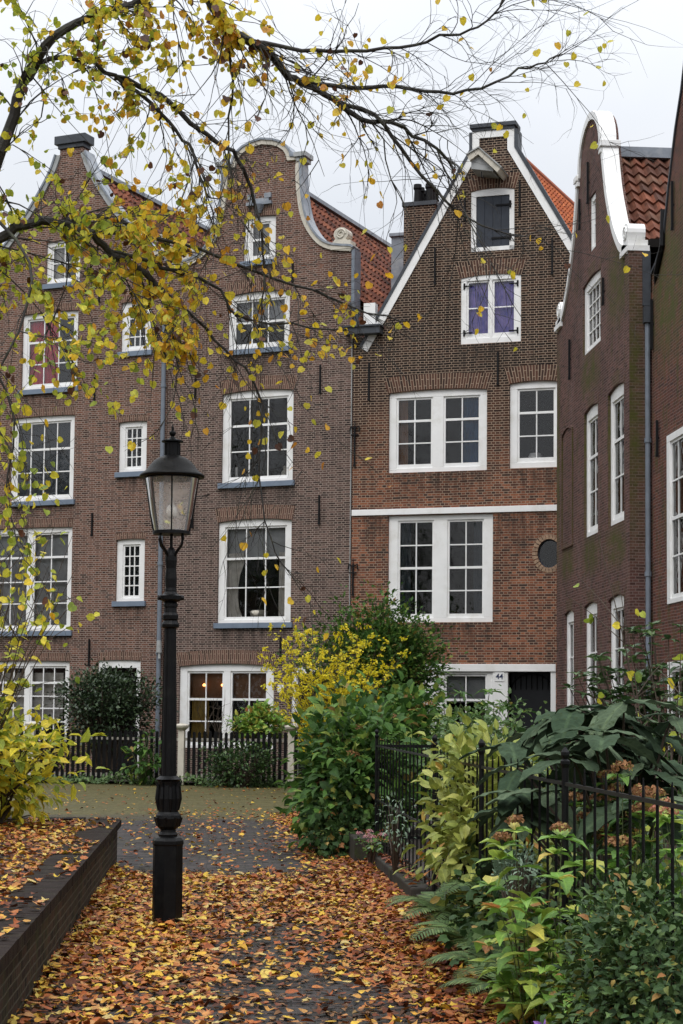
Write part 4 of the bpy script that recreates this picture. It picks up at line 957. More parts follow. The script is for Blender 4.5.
# ------------------------------------------------------------------ foliage tools
def fastmesh(name, V, faces_sizes, loops):
    me = bpy.data.meshes.new(name); V = np.asarray(V, dtype=np.float32); me.vertices.add(len(V)); me.vertices.foreach_set('co', V.ravel())
    loops = np.asarray(loops, dtype=np.int32); me.loops.add(len(loops)); me.loops.foreach_set('vertex_index', loops)
    fs = np.asarray(faces_sizes, dtype=np.int32); st = np.concatenate([[0], np.cumsum(fs)[:-1]]).astype(np.int32)
    me.polygons.add(len(fs)); me.polygons.foreach_set('loop_start', st); me.polygons.foreach_set('loop_total', fs)
    me.update(calc_edges=True); me.validate(); return me
def tpl(kind):
    # x = across (half width 1 -> .5), y = along 0..1, z = up
    if kind == 'oval':
        V = [(0, 0, 0), (-.3, .32, .06), (0, .34, -.0), (.3, .32, .06), (-.24, .68, .02), (0, .7, -.05), (.24, .68, .02), (0, 1, -.16)]
        Fc = [(0, 2, 1), (0, 3, 2), (1, 2, 5, 4), (2, 3, 6, 5), (4, 5, 7), (5, 6, 7)]
    elif kind == 'narrow':
        V = [(0, 0, 0), (-.17, .35, .03), (0, .36, 0), (.17, .35, .03), (-.12, .7, -.02), (0, .7, -.06), (.12, .7, -.02), (0, 1, -.2)]
        Fc = [(0, 2, 1), (0, 3, 2), (1, 2, 5, 4), (2, 3, 6, 5), (4, 5, 7), (5, 6, 7)]
    elif kind == 'pinna':
        V = [(0, 0, 0)]; Fc = []
        for i in range(1, 9):
            t = i/9; w_ = .15*(1-t)**.7
            V += [(-w_, t+.06, -.1*t*t), (-.02, t-.02, -.1*t*t), (.02, t-.02, -.1*t*t), (w_, t+.06, -.1*t*t)]
        V.append((0, 1, -.1)); n_ = len(V)-1
        Fc.append((0, 3, 2))
        for i in range(8):
            q = 1+4*i; nx = q+4 if i < 7 else None
            Fc += [(q, q+1, (nx+1) if nx else n_), (q+3, (nx+2) if nx else n_, q+2)]
            Fc.append((q+1, q+2, nx+2, nx+1) if nx else (q+1, q+2, n_))
    elif kind == 'heart':
        V = [(0, .07, 0), (-.3, .0, .03), (-.5, .3, .08), (-.42, .66, .03), (-.16, .9, -.03), (0, 1.0, -.08), (.16, .9, -.03), (.42, .66, .03), (.5, .3, .08), (.3, .0, .03), (0, .5, -.03)]
        Fc = [(10, 0, 1, 2), (10, 2, 3), (10, 3, 4, 5), (10, 5, 6, 7), (10, 7, 8), (10, 8, 9, 0)]
    elif kind == 'tiny':
        V = [(0, 0, 0), (-.3, .5, .05), (0, 1, -.08), (.3, .5, .05)]; Fc = [(0, 3, 2, 1)]
    elif kind == 'ivy':
        V = [(0, .05, 0), (-.34, .0, .02), (-.36, .28, .06), (-.44, .5, 0), (-.24, .66, .03), (0, .95, -.1), (.24, .66, .03), (.44, .5, 0), (.36, .28, .06), (.34, .0, .02), (0, .4, -.02)]
        Fc = [(10, 0, 1, 2), (10, 2, 3, 4), (10, 4, 5, 6), (10, 6, 7, 8), (10, 8, 9, 0)]
    elif kind == 'fallen':
        V = []; 
        for i, r_ in enumerate([.5, .26, .48, .3, .52, .24, .5, .28, .46, .3]):
            a = 2*PI*i/10; V.append((r_*math.cos(a), r_*math.sin(a), .09*math.sin(a*2)+.06*(r_ > .4)))
        V.append((0, 0, 0)); Fc = [(10, i, (i+1) % 10) for i in range(10)]
    elif kind == 'fallen2':
        V = [(0, -.5, .0), (-.3, -.4, .05), (-.42, -.05, .13), (-.28, .3, .05), (0, .56, -.03), (.28, .3, .1), (.42, -.05, .16), (.3, -.4, .03), (0, 0, -.01)]
        Fc = [(8, i, (i+1) % 8) for i in range(8)]
    elif kind == 'big':
        V = []; Fc = []; n = 9
        for i in range(n):
            t = i/(n-1); w_ = .25*math.sin(PI*min(1, t**.8*.93+.035))**.75 if 0 < i < n-1 else .004
            y = t; zc = .04*math.sin(PI*t)-.3*t*t*.6
            rip = .028*math.sin(t*31)
            V += [(-w_, y, zc+.03+rip), (-w_*.5, y, zc+.045), (0, y, zc), (w_*.5, y, zc+.045), (w_, y, zc+.03-rip)]
        for i in range(n-1):
            for j in range(4): a = i*5+j; Fc.append((a, a+1, a+6, a+5))
    return np.array(V, dtype=np.float64), Fc
TPL = {k: tpl(k) for k in ('oval', 'narrow', 'pinna', 'heart', 'tiny', 'ivy', 'fallen', 'fallen2', 'big')}
def norm(a): return a/np.maximum(1e-9, np.linalg.norm(a, axis=-1, keepdims=True))
def leaves(name, kind, P, D, U, S_, mat, parent=None, curl=None):
    """P position, D leaf direction, U approximate up normal, S_ size"""
    V, Fc = TPL[kind]; P = np.asarray(P, float); n = len(P)
    D = norm(np.asarray(D, float)); U = np.asarray(U, float); U = norm(U-D*np.sum(U*D, axis=1, keepdims=True)); X = np.cross(D, U)
    S_ = np.asarray(S_, float).reshape(-1, 1, 1)
    zk = V[None, :, 2]*(RG.uniform(.1, 2.4, (n, 1)) if curl is None and kind not in ('big', 'pinna') else np.ones((n, 1)) if curl is None else np.asarray(curl).reshape(-1, 1))
    wf = RG.uniform(.8, 1.15, (n, 1))
    W_ = P[:, None, :]+S_*((V[None, :, 0]*wf)[..., None]*X[:, None, :]+V[None, :, 1, None]*D[:, None, :]+zk[..., None]*U[:, None, :])
    m = len(V); loops1 = np.concatenate([np.array(f) for f in Fc]); sizes1 = np.array([len(f) for f in Fc])
    loops = (loops1[None, :]+(np.arange(n)*m)[:, None]).ravel(); sizes = np.tile(sizes1, n)
    me = fastmesh(name, W_.reshape(-1, 3), sizes, loops)
    luv = np.tile(V[loops1][:, :2], (n, 1)).astype(np.float32); luv[:, 0] += .5
    if len(me.loops) == len(luv): me.uv_layers.new(name='UVMap').data.foreach_set('uv', luv.ravel())
    return link(name, me, mat, parent)
def rnd_dirs(n): return norm(RG.normal(size=(n, 3)))

def bush(name, label, cat, loc, rad, nclump, per, size, kind, mat, stem='twig', group=None, spread=.16, h0=None, up=.55, droop=.2, lump=.28, nst=None, seed=0, flowers=None, zmin=.02, clip=None, stemr=.012, top=0):
    """loc: foot of the plant; rad: half extents; crown centre sits at rad z + h0 above the foot"""
    global RG
    RG = np.random.default_rng(seed+11); rs = random.Random(seed)
    root = empty(name, loc, 0, label, cat, group); rx, ry, rz = rad; h0 = rz if h0 is None else h0
    ph = RG.uniform(0, 6.28, 6)
    d = rnd_dirs(nclump); az = np.arctan2(d[:, 1], d[:, 0])
    lum = 1+lump*(np.sin(az*3+ph[0])*.5+np.sin(d[:, 2]*5+ph[1])*.5+.5*np.sin(az*5+d[:, 2]*4+ph[2]))
    r_ = RG.uniform(.25, 1, nclump)**.5*lum*RG.uniform(.85, 1.08, nclump)
    cen = d*np.array([rx, ry, rz])*r_[:, None]+np.array([0, 0, h0])
    if clip is not None: cen = cen[[clip(c) for c in cen]]
    cen = cen[cen[:, 2] > zmin]; n = len(cen)
    cnt = np.maximum(2, RG.poisson(per, n)); idx = np.repeat(np.arange(n), cnt); m = len(idx)
    off = RG.normal(size=(m, 3))*np.array([rx, ry, rz]).mean()*spread*np.array([1, 1, .8])
    P = cen[idx]+off; P[:, 2] = np.maximum(P[:, 2], zmin*.5+.01)
    outd = norm(P-np.array([0, 0, h0*.7])); D = norm(off/np.linalg.norm(off, axis=1, keepdims=True)*.6+outd*.7+RG.normal(size=(m, 3))*.45+np.array([0, 0, -droop]))
    U = norm(np.array([0, 0, 1.])*up*1.6+outd*.5+RG.normal(size=(m, 3))*.35)
    leaves('foliage', kind, P, D, U, size*RG.uniform(.6, 1.25, m), M[mat], root)
    st = MB(); step = max(1, n//(nst or 60))
    for c in cen[::step]:
        fx = rs.uniform(-.12, .12)*rx; fy = rs.uniform(-.12, .12)*ry
        mid = Vector((c[0]*.35+fx, c[1]*.35+fy, c[2]*.55))
        st.tube([(fx, fy, -.02), tuple(mid), (c[0]*.8, c[1]*.8, c[2]*.9), tuple(c)], [stemr, stemr*.7, stemr*.45, stemr*.2], 4, cap=False)
    st.build('stem', M[stem], root)
    if flowers:
        fm, k, fs = flowers
        hi = [c for c in cen if (c[2] > h0*.6 and c[1] < ry*.5)] or list(cen)
        rs.shuffle(hi)
        for c in hi[:k]:
            c = np.array(c)+np.array([0, -.05, .06]); q = 70; dd = rnd_dirs(q); dd[:, 2] = np.abs(dd[:, 2])*1.0-.2
            leaves('flower_head', 'tiny', c+dd*fs*np.array([1, 1, .7]), rnd_dirs(q), dd, RG.uniform(.25, .45, q)*fs, M[fm], root)
    return root

def rosette(name, label, cat, loc, ext, nst, hr, size, kind, mat, seed, stem='greenstem', group=None, pairs=3, per=6, flowers=None, lean=.25, stemr=.004, tilt=.25):
    """leafy canes: opposite leaf pairs up each stem and a whorl at its tip"""
    rs = random.Random(seed); root = empty(name, loc, 0, label, cat, group); st = MB(); P = []; D = []; U = []; S_ = []; heads = []
    for i in range(nst):
        r_ = math.sqrt(rs.random()); a = rs.uniform(0, 2*PI); x, y = r_*math.cos(a)*ext[0], r_*math.sin(a)*ext[1]; h = rs.uniform(*hr)*(1-.25*r_*r_)
        x0, y0 = x*.35, y*.6; pts = [Vector((x0+(x-x0)*t**1.3+rs.uniform(-.01, .01), y0+(y-y0)*t**1.3, h*t-.01)) for t in (0, .25, .5, .75, 1)]
        st.tube(pts, [stemr, stemr*.9, stemr*.8, stemr*.65, stemr*.4], 5, cap=False); az = rs.uniform(0, PI)
        for k in range(pairs):
            t = 1-(k+1)*.17; q = t*4; b = pts[int(q)].lerp(pts[min(4, int(q)+1)], q-int(q)); az += PI/2+rs.uniform(-.3, .3)
            for sg in (0, PI):
                an = az+sg+rs.uniform(-.3, .3); P.append(tuple(b)); D.append((math.cos(an), math.sin(an), rs.uniform(-.5, .25))); U.append((rs.uniform(-.2, .2), rs.uniform(-.2, .2), 1)); S_.append(size*rs.uniform(.75, 1.15))
        for k in range(per):
            an = az+2*PI*k/per+rs.uniform(-.3, .3); P.append(tuple(pts[-1])); D.append((math.cos(an), math.sin(an), rs.uniform(-.15, .6)+tilt-.25)); U.append((-math.cos(an)*.3, -math.sin(an)*.3, 1)); S_.append(size*rs.uniform(.5, 1.05))
        heads.append(pts[-1])
    st.build('stem', M[stem], root); leaves('foliage', kind, P, D, U, S_, M[mat], root)
    if flowers:
        fm, k, fs = flowers; heads.sort(key=lambda p: -p.z)
        for c in heads[:k]:
            q = 110; dd = rnd_dirs(q); dd[:, 2] = np.abs(dd[:, 2])-.25
            leaves('flower_head', 'heart', np.array(c)+np.array([0, 0, .05])+dd*fs*np.array([1, 1, .7]), rnd_dirs(q), dd, RG.uniform(.22, .4, q)*fs, M[fm], root)
    return root

# ------------------------------------------------------------------ shrubs of the front gardens
bush('evergreen_shrub', 'dark round evergreen shrub behind the picket fence, left of the lamp post', 'shrub', (-2.5, 42.4, .05), (1.15, .8, .8), 620, 13, .1, 'tiny', 'lf_dark', h0=1.75, seed=1, nst=90, up=.4, stemr=.03)
bush('garden_shrub', 'low olive and reddish shrub behind the fence under the dark evergreen', 'shrub', (-3.9, 42.2, .05), (1.4, .5, .5), 160, 9, .08, 'tiny', 'lf_lime', h0=.75, seed=2)
bush('garden_shrub', 'bright green shrub behind the picket fence under the wide ground floor window', 'shrub', (1.05, 40.9, .05), (.62, .5, .42), 140, 9, .13, 'oval', 'lf_bright', h0=1.25, seed=3)
bush('garden_shrub', 'dark green shrub showing through and before the right stretch of picket fence', 'shrub', (.62, 39.25, 0), (.85, .3, .5), 240, 8, .09, 'tiny', 'lf_rhodo', h0=.45, seed=4)
bush('leafy_plant', 'large-leaved green plant poking through the fence left of the lamp post', 'plant', (-1.55, 40.0, 0), (.45, .25, .55), 34, 4, .2, 'oval', 'lf_green', h0=.6, seed=5, stem='greenstem')
bush('dark_shrub', 'tall dark green shrub behind the yellow-leaved bush at the house corner', 'shrub', (3.55, 38.6, .05), (1.35, .9, 1.55), 900, 17, .12, 'tiny', 'lf_green', h0=2.45, seed=6, nst=110, stemr=.02)
# bare red-twigged shrub
def twiggy(name, label, loc, n, h, spread, r, mat, seed, lf=None, lsize=.05, ln=0, kind='tiny', lean=(0, 0), cat='shrub', group=None):
    rs = random.Random(seed); root = empty(name, loc, 0, label, cat, group); mb = MB(); P = []; D = []
    for i in range(n):
        a = rs.uniform(0, 2*PI); s = rs.uniform(.2, 1)*spread; hh = h*rs.uniform(.6, 1)
        pts = [Vector((rs.uniform(-.04, .04), rs.uniform(-.04, .04), -.02))]; k = 7
        for j in range(1, k+1):
            t = j/k; pts.append(Vector((math.cos(a)*s*t**1.3+lean[0]*t*t+rs.uniform(-.03, .03), math.sin(a)*s*t**1.3+lean[1]*t*t+rs.uniform(-.03, .03), hh*t)))
        mb.tube(pts, [r*(1-.8*j/k) for j in range(k+1)], 5, cap=False)
        for _ in range(4):
            j = rs.randint(2, k-1); b = pts[j]; d = Vector((rs.uniform(-1, 1), rs.uniform(-1, 1), rs.uniform(.2, 1))).normalized(); l = h*rs.uniform(.1, .25)
            q = [b, b+d*l*.5+Vector((0, 0, .02)), b+d*l]; mb.tube(q, [r*.4, r*.3, r*.12], 4, cap=False)
            for pnt in (q[1], q[2]): P.append(tuple(pnt)); D.append((rs.uniform(-1, 1), rs.uniform(-1, 1), rs.uniform(-.8, .3)))
        for j in range(3, k+1): P.append(tuple(pts[j])); D.append((rs.uniform(-1, 1), rs.uniform(-1, 1), rs.uniform(-.8, .3)))
    mb.build('stem', M[mat], root)
    if lf:
        idx = [rs.randrange(len(P)) for _ in range(ln)]
        PP = np.array([P[i] for i in idx])+np.random.default_rng(seed).normal(size=(ln, 3))*.03
        leaves('foliage', kind, PP, np.array([D[i] for i in idx])+rnd_dirs(ln)*.3, rnd_dirs(ln)+np.array([0, -.4, .6]), lsize*np.random.default_rng(seed).uniform(.6, 1.2, ln), M[lf], root)
    return root
twiggy('bare_shrub', 'thin bare red-twigged shrub in front of the wide white ground floor window', (.15, 41.0, .05), 14, 2.1, .8, .012, 'twig', 4)
twiggy('forsythia_shrub', 'bush with arching stems of small bright yellow leaves in front of the second house', (2.45, 36.5, .0), 75, 3.35, 1.6, .013, 'twig', 8, 'lf_yellow', .078, 10500, 'tiny', lean=(.0, -.2))
# ground cover along the picket fence
RG = np.random.default_rng(40)
n = 2600; t = RG.uniform(0, 1, n); px_ = A0.x+(A1.x-A0.x)*t+RG.normal(size=n)*.02; w_ = RG.uniform(-.5, .1, n)
h = (.04+.13*np.abs(np.sin(px_*2.3)+.6*np.sin(px_*5.1)))*RG.uniform(.2, 1, n)
tag(leaves('ground_cover', 'tiny', np.stack([px_, A0.y+(A1.y-A0.y)*t+w_, h+.01], 1), rnd_dirs(n)+np.array([0, 0, .2]), rnd_dirs(n)*.6+np.array([0, -.3, 1]), RG.uniform(.06, .13, n), M['lf_fern']),
    'low green plants growing along the foot of the picket fence', 'ground cover', kind='stuff')

# ------------------------------------------------------------------ right-hand bed
bush('hydrangea_shrub', 'large green hydrangea spilling over the path at the far end of the iron fence', 'shrub', (1.62, 21.2, .02), (.62, 1.1, .82), 460, 7, .15, 'oval', 'lf_green', h0=.82, seed=21, flowers=('fl_dry', 16, .07), nst=70)
bush('ivy_shrub', 'ivy trailing low beside the corner stone below the large hydrangea', 'shrub', (1.42, 20.3, 0), (.3, .7, .4), 170, 8, .08, 'ivy', 'lf_ivy', h0=.3, seed=22, up=.2)
bush('hydrangea_shrub', 'broad green hydrangea behind the far fence panel, right of the yellow bush', 'shrub', (2.3, 22.8, .1), (.75, .9, .82), 380, 7, .15, 'oval', 'lf_green', h0=1.05, seed=23, flowers=('fl_dry', 12, .07), nst=60)
bush('loose_shrub', 'loose pale-leaved shrub between the fence and the white ground floor front', 'shrub', (2.95, 19.6, .1), (.65, .9, .55), 300, 8, .07, 'oval', 'lf_fern', h0=1.0, seed=24, nst=60)
rosette('rhododendron', 'upright fresh green shrub just below the 44 plate', 'shrub', (3.75, 26.0, .1), (.95, .8), 46, (1.1, 1.95), .27, 'narrow', 'lf_green', 25, stem='twig', pairs=4, per=8, stemr=.012)
rosette('rhododendron', 'big dark glossy shrub in front of the purple brown house', 'shrub', (4.85, 18.5, .1), (1.2, 1.2), 250, (1.0, 2.6), .17, 'oval', 'lf_rhodo', 26, stem='twig', pairs=5, per=6, stemr=.01)
bush('low_shrub', 'low dark green foliage filling the bed behind the iron fence', 'shrub', (3.0, 15.5, .1), (.8, 2.4, .5), 420, 8, .13, 'oval', 'lf_rhodo', h0=.6, seed=27, nst=60)
bush('lime_shrub', 'yellow-green leafy shrub growing through the iron fence between the two tall posts', 'shrub', (1.95, 12.7, .1), (.36, 1.0, .55), 280, 7, .115, 'oval', 'lf_lime', h0=.78, seed=28, nst=50)
rosette('hydrangea_shrub', 'hydrangea with faded pink flower heads behind the near iron bars', 'shrub', (2.4, 8.6, .1), (.5, 1.3), 75, (.5, 1.25), .13, 'oval', 'lf_bright', 29, flowers=('fl_pink', 14, .045), pairs=4)
rosette('hydrangea_shrub', 'hydrangea with dry russet flower heads under the big felted leaves', 'shrub', (2.08, 9.2, .1), (.25, .9), 34, (.7, 1.3), .12, 'oval', 'lf_green', 30, flowers=('fl_dry', 18, .05), pairs=4)
rosette('hydrangea_shrub', 'bright green hydrangea standing in front of the iron bars, low at the path', 'shrub', (1.6, 8.75, .02), (.24, .85), 32, (.3, 1.1), .145, 'oval', 'lf_bright', 31, flowers=('fl_dry', 3, .045), pairs=4)
bush('dark_shrub', 'dense dark small-leaved bush in the bottom right corner', 'shrub', (1.72, 7.0, .02), (.26, .85, .5), 800, 12, .042, 'oval', 'lf_ivy', h0=.48, seed=32, nst=60, stemr=.004)
bush('low_shrub', 'deep green low foliage between the ferns and the stone edging', 'shrub', (1.84, 10.9, .02), (.16, 1.9, .3), 200, 7, .07, 'ivy', 'lf_ivy', h0=.3, seed=36, nst=40)
bush('grey_plant', 'small grey-green plant with fine leaves between the bars', 'plant', (1.68, 9.75, .02), (.1, .25, .15), 60, 7, .045, 'narrow', 'lf_grey', h0=.72, seed=33, nst=40)
bush('white_leaf_plant', 'thin plant with pale leaves in front of the far fence panel', 'plant', (1.68, 16.6, .15), (.12, .8, .3), 34, 4, .055, 'narrow', 'lf_grey', h0=.5, seed=34, nst=34, stemr=.005)
bush('rose_plant', 'small pink roses on the corner stone', 'plant', (1.62, 18.4, .1), (.15, .35, .1), 22, 6, .05, 'oval', 'lf_green', h0=.2, seed=35, flowers=('fl_rose', 9, .035), nst=20)
# violet flower
vf = empty('violet_flower', (1.5, 8.2, .1), 0, 'single small violet flower low in the dark bush', 'flower')
MB().tube([(0, 0, 0), (0, -.02, .1)], .003, 4).build('stem', M['greenstem'], vf)
a_ = np.arange(5)*2*PI/5; leaves('petal', 'oval', np.tile([0, -.03, .1], (5, 1)), np.stack([np.cos(a_), -.1+0*a_, np.sin(a_)], 1), np.tile([0, -1., .2], (5, 1)), [.045]*5, M['fl_violet'], vf)
# felted big-leaf shrub
def bigleaf():
    root = empty('large_leaf_shrub', (2.35, 10.3, .1), 0, 'shrub with very large dark felted leaves leaning over the iron fence', 'shrub')
    rs = random.Random(5); st = MB(); P = []; D = []; U = []; S_ = []
    tips = []
    for i in range(34):
        a = 2*PI*i/34*5.3; e = rs.uniform(.1, 1); x = math.cos(a)*.5*e-.1; y = math.sin(a)*1.15*e; z = 1.2+rs.uniform(-.25, .25)+.2*(1-e)
        tips.append((x, y, z))
    tips += [(-.6, .3, .95), (-.6, .5, .7), (-.58, .1, 1.2), (-.62, -.1, 1.05), (-.5, .9, 1.3), (-.6, .7, .95), (-.62, .35, .6)]
    for (x, y, z) in tips:
        st.tube([(rs.uniform(-.05, .05), rs.uniform(-.05, .05), -.02), (x*.4, y*.4, z*.6), (x*.85, y*.85, z*.93), (x, y, z)], [.014, .011, .008, .005], 5, cap=False)
        k = rs.randint(4, 6); b = rs.uniform(0, 6.28)
        for j in range(k):
            an = b+2*PI*j/k+rs.uniform(-.3, .3); dz = rs.uniform(-.75, .1)
            P.append((x, y, z+rs.uniform(-.04, .03))); D.append((math.cos(an), math.sin(an), dz)); U.append((math.cos(an)*.3+rs.uniform(-.15, .15), math.sin(an)*.3+rs.uniform(-.15, .15), 1)); S_.append(rs.uniform(.17, .4))
    st.build('stem', M['twig'], root)
    leaves('foliage', 'big', P, D, U, S_, M['lf_felt'], root)
bigleaf()
# ferns
def fern(loc, n, ln, seed, label, tilt=0):
    rs = random.Random(seed); root = empty('fern', loc, 0, label, 'fern'); st = MB(); P = []; D = []; U = []; S_ = []
    for i in range(n):
        a = 2*PI*i/n+rs.uniform(-.3, .3); l = ln*rs.uniform(.7, 1.1); out = rs.uniform(.55, .9); pts = []
        for j in range(13):
            t = j/12; pts.append(Vector((math.cos(a)*l*out*t, math.sin(a)*l*out*t, l*(.95*t-.75*t*t)*1.1+.02)))
        st.tube(pts, [.0035*(1-.8*j/12) for j in range(13)], 4, cap=False)
        side = Vector((-math.sin(a), math.cos(a), 0))
        for j in range(2, 27):
            t = j/27; q = t*12; k = int(q); p = pts[k].lerp(pts[min(12, k+1)], q-k); tg = (pts[min(12, k+1)]-pts[k]).normalized(); nr = side.cross(tg)
            for s in (-1, 1):
                P.append(tuple(p)); D.append(tuple(side*s+tg*.45)); U.append(tuple(nr if nr.z > 0 else -nr)); S_.append(l*.24*math.sin(PI*min(1, t*.92+.06))**.8)
    st.build('stem', M['greenstem'], root); leaves('frond', 'pinna', P, D, U, S_, M['lf_fern'], root)
fern((1.72, 12.4, .06), 15, .75, 1, 'fern arching at the kerb under the yellow-green shrub')
fern((1.7, 11.3, .04), 14, .66, 2, 'fern on the kerb directly under the big felted leaves')
fern((1.66, 10.3, .02), 13, .6, 3, 'nearest fern spreading over the path edge beside the bright hydrangea')
fern((1.7, 13.6, .06), 10, .5, 4, 'farthest fern beside the end of the stone plinth')
fern((1.62, 9.5, .02), 12, .5, 5, 'small fern between the bright hydrangea and the path edge')
fern((1.84, 11.9, .3), 12, .6, 6, 'fern growing up through the iron bars left of the big felted leaves')
# sapling at right edge
twiggy('sapling', 'thin bare-stemmed sapling with a few yellow leaves at the right frame edge', (3.35, 13.2, .1), 7, 3.1, .75, .011, 'twig', 61, 'lf_hazel', .085, 46, 'heart', cat='sapling')

# ------------------------------------------------------------------ left shrub in the planter
twiggy('hazel_shrub', 'yellow and green broad-leaved shrub in the planter at the left edge', (-2.45, 18.4, .41), 44, 3.7, 1.15, .012, 'twig', 71, 'lf_hazel', .125, 640, 'oval')
bush('hazel_shrub', 'low dense yellow-green shrub hanging over the back of the planter', 'shrub', (-2.25, 18.6, .41), (.75, .6, .62), 150, 7, .15, 'oval', 'lf_hazel', h0=.62, seed=72, nst=50)

# ------------------------------------------------------------------ lime tree
def limetree():
    TY = 14.0
    root = empty('lime_tree', (-3.6, TY, .4), 0, 'lime tree reaching in from the left with dark limbs and thinning yellow leaves', 'tree')
    off = Vector(root.location); rs = random.Random(99)
    tr = MB(); tw = MB(); LP_ = []; LD = []; GP = []; GD = []; BP = []; BD = []
    def w(px, py, dy=0): return at(px, py, TY+dy)-off
    foot = Vector((0, 0, -.05))
    tr.tube([foot, foot+Vector((.05, 0, 1.2)), foot+Vector((.12, 0, 2.4)), foot+Vector((.15, .1, 3.6)), foot+Vector((.2, .1, 5.4)), foot+Vector((.1, .3, 7.2)), foot+Vector((.2, .2, 9.4))], [.3, .22, .2, .18, .14, .1, .05], 12)
    T1 = [foot+Vector((.14, .05, 3.0)), w(-60, 280, 0), w(-18, 200, 0), w(8, 130, -.1), w(22, 85, -.1), w(45, 45, -.2), w(78, 22, -.2), w(115, 8, -.2), w(160, -10, -.2)]
    T2 = [foot+Vector((.1, 0, 2.3)), w(-110, 330, 0), w(-50, 262, 0), w(0, 236, .1), w(22, 225, .1), w(50, 222, .2), w(68, 226, .2), w(92, 234, .2), w(112, 254, .3), w(148, 274, .3), w(166, 300, .3), w(175, 325, .3)]
    T2b = [w(60, 225, .2), w(88, 217, .3), w(120, 222, .4), w(150, 236, .5), w(200, 250, .6), w(250, 270, .6), w(312, 291, .7), w(349, 305, .8), w(400, 322, .9)]
    T2c = [w(110, 250, .3), w(150, 262, .3), w(185, 275, .4), w(220, 290, .5), w(238, 316, .5), w(291, 325, .6), w(345, 330, .7)]
    T3 = [foot+Vector((.2, .1, 5.3)), w(30, -200, -.3), w(130, -90, -.4), w(190, -20, -.4), w(207, 0, -.4), w(233, 31, -.4), w(252, 42, -.4), w(274, 54, -.4), w(288, 75, -.3), w(305, 84, -.3), w(335, 100, -.3), w(362, 118, -.3), w(392, 125, -.2), w(425, 140, -.2), w(455, 165, -.2)]
    T3b = [w(250, 41, -.4), w(300, 48, -.5), w(350, 52, -.5), w(400, 48, -.6), w(440, 38, -.6), w(470, 30, -.7), w(495, 15, -.7), w(505, -10, -.7)]
    T3c = [w(305, 84, -.3), w(350, 88, -.2), w(400, 86, -.1), w(440, 92, 0), w(480, 88, 0), w(520, 70, .1), w(545, 62, .1), w(560, 55, .1)]
    T3d = [w(335, 100, -.3), w(375, 115, -.3), w(400, 150, -.2), w(430, 185, -.2), w(450, 205, -.2), w(480, 225, -.2), w(520, 238, -.2)]
    T4 = [w(22, 85, -.1), w(50, 60, -.1), w(82, 62, 0), w(114, 76, 0), w(149, 101, 0), w(176, 132, .1), w(192, 150, .1), w(200, 175, .1), w(208, 200, .1)]
    T5 = [w(114, 76, 0), w(160, 95, .1), w(206, 135, .1), w(233, 151, .1), w(246, 180, .2), w(256, 209, .2), w(262, 241, .2), w(264, 275, .2), w(262, 310, .2)]
    T6 = [w(207, 0, -.4), w(225, 40, -.3), w(232, 80, -.3), w(228, 130, -.2), w(232, 175, -.2)]
    T7 = [w(160, 290, .3), w(195, 320, .4), w(225, 350, .4), w(255, 380, .4), w(262, 420, .4), w(260, 480, .4), w(270, 540, .4), w(290, 575, .4)]
    T8 = [w(-18, 205, 0), w(30, 260, -.5), w(20, 330, -.7), w(-10, 400, -.8), w(10, 450, -.9)]
    T9 = [w(-60, 280, 0), w(-20, 340, -.6), w(15, 420, -.8), w(5, 500, -.9), w(25, 560, -1.)]
    limbs = [(T1, .055, .026, 1), (T2, .052, .02, 1), (T2b, .022, .006, .5), (T2c, .018, .006, .5), (T3, .055, .01, .7), (T3b, .018, .006, .3), (T3c, .02, .005, .3), (T3d, .02, .005, .35), (T4, .022, .008, .7), (T5, .025, .006, .5), (T6, .014, .005, .3), (T7, .014, .004, .4), (T8, .014, .004, .9), (T9, .012, .004, .9)]
    def leafat(p, n=1):
        X = p.x+off.x; Z = p.z+off.z; px_ = 215+X/TY*F
        for _ in range(n):
            q = p+Vector((rs.gauss(0, .008), rs.gauss(0, .008), rs.gauss(0, .008)-.004)); d = Vector((rs.gauss(0, .5), rs.gauss(0, .5), -.7+rs.gauss(0, .3)))
            if rs.random() < .06: BP.append(tuple(q)); BD.append(tuple(d))
            elif px_ < 110+rs.gauss(0, 60): LP_.append(tuple(q)); LD.append(tuple(d))
            else: GP.append(tuple(q)); GD.append(tuple(d))
    def dens(p):
        px_ = 215+(p.x+off.x)/TY*F; pz = 712-(p.z+off.z-EYE)/TY*F
        d = .55 if px_ < 150 else max(.1, .55-(px_-150)/200)
        if px_ > 230: d = .13
        if px_ > 380: d = .03
        if pz < 200: d *= .7
        if pz < 75 and px_ < 260: d = max(d, .5)
        if 110 < px_ < 240 and pz > 120: d *= .6
        if px_ < 190 and 185 < pz < 350: d = .6
        if pz > 440: d *= .45
        return d
    def twig(p, d, l, r, lev, drp):
        k = 7 if lev == 0 else 5; pts = [p]; dd = d.copy(); bend = Vector((rs.gauss(0, .1), rs.gauss(0, .1), rs.gauss(-.02, .09)))
        for i in range(k):
            dd = (dd+bend+Vector((rs.gauss(0, .15), rs.gauss(0, .15), rs.gauss(0, .13)-drp*.5))).normalized(); pts.append(pts[-1]+dd*l/k)
        tw.tube(pts, [r*(1-.75*i/k) for i in range(k+1)], 4, cap=False)
        for i in range(1, k+1):
            f = dens(pts[i])
            if rs.random() < f*.72: leafat(pts[i], rs.choice([1, 1, 2]) if f > .3 else 1)
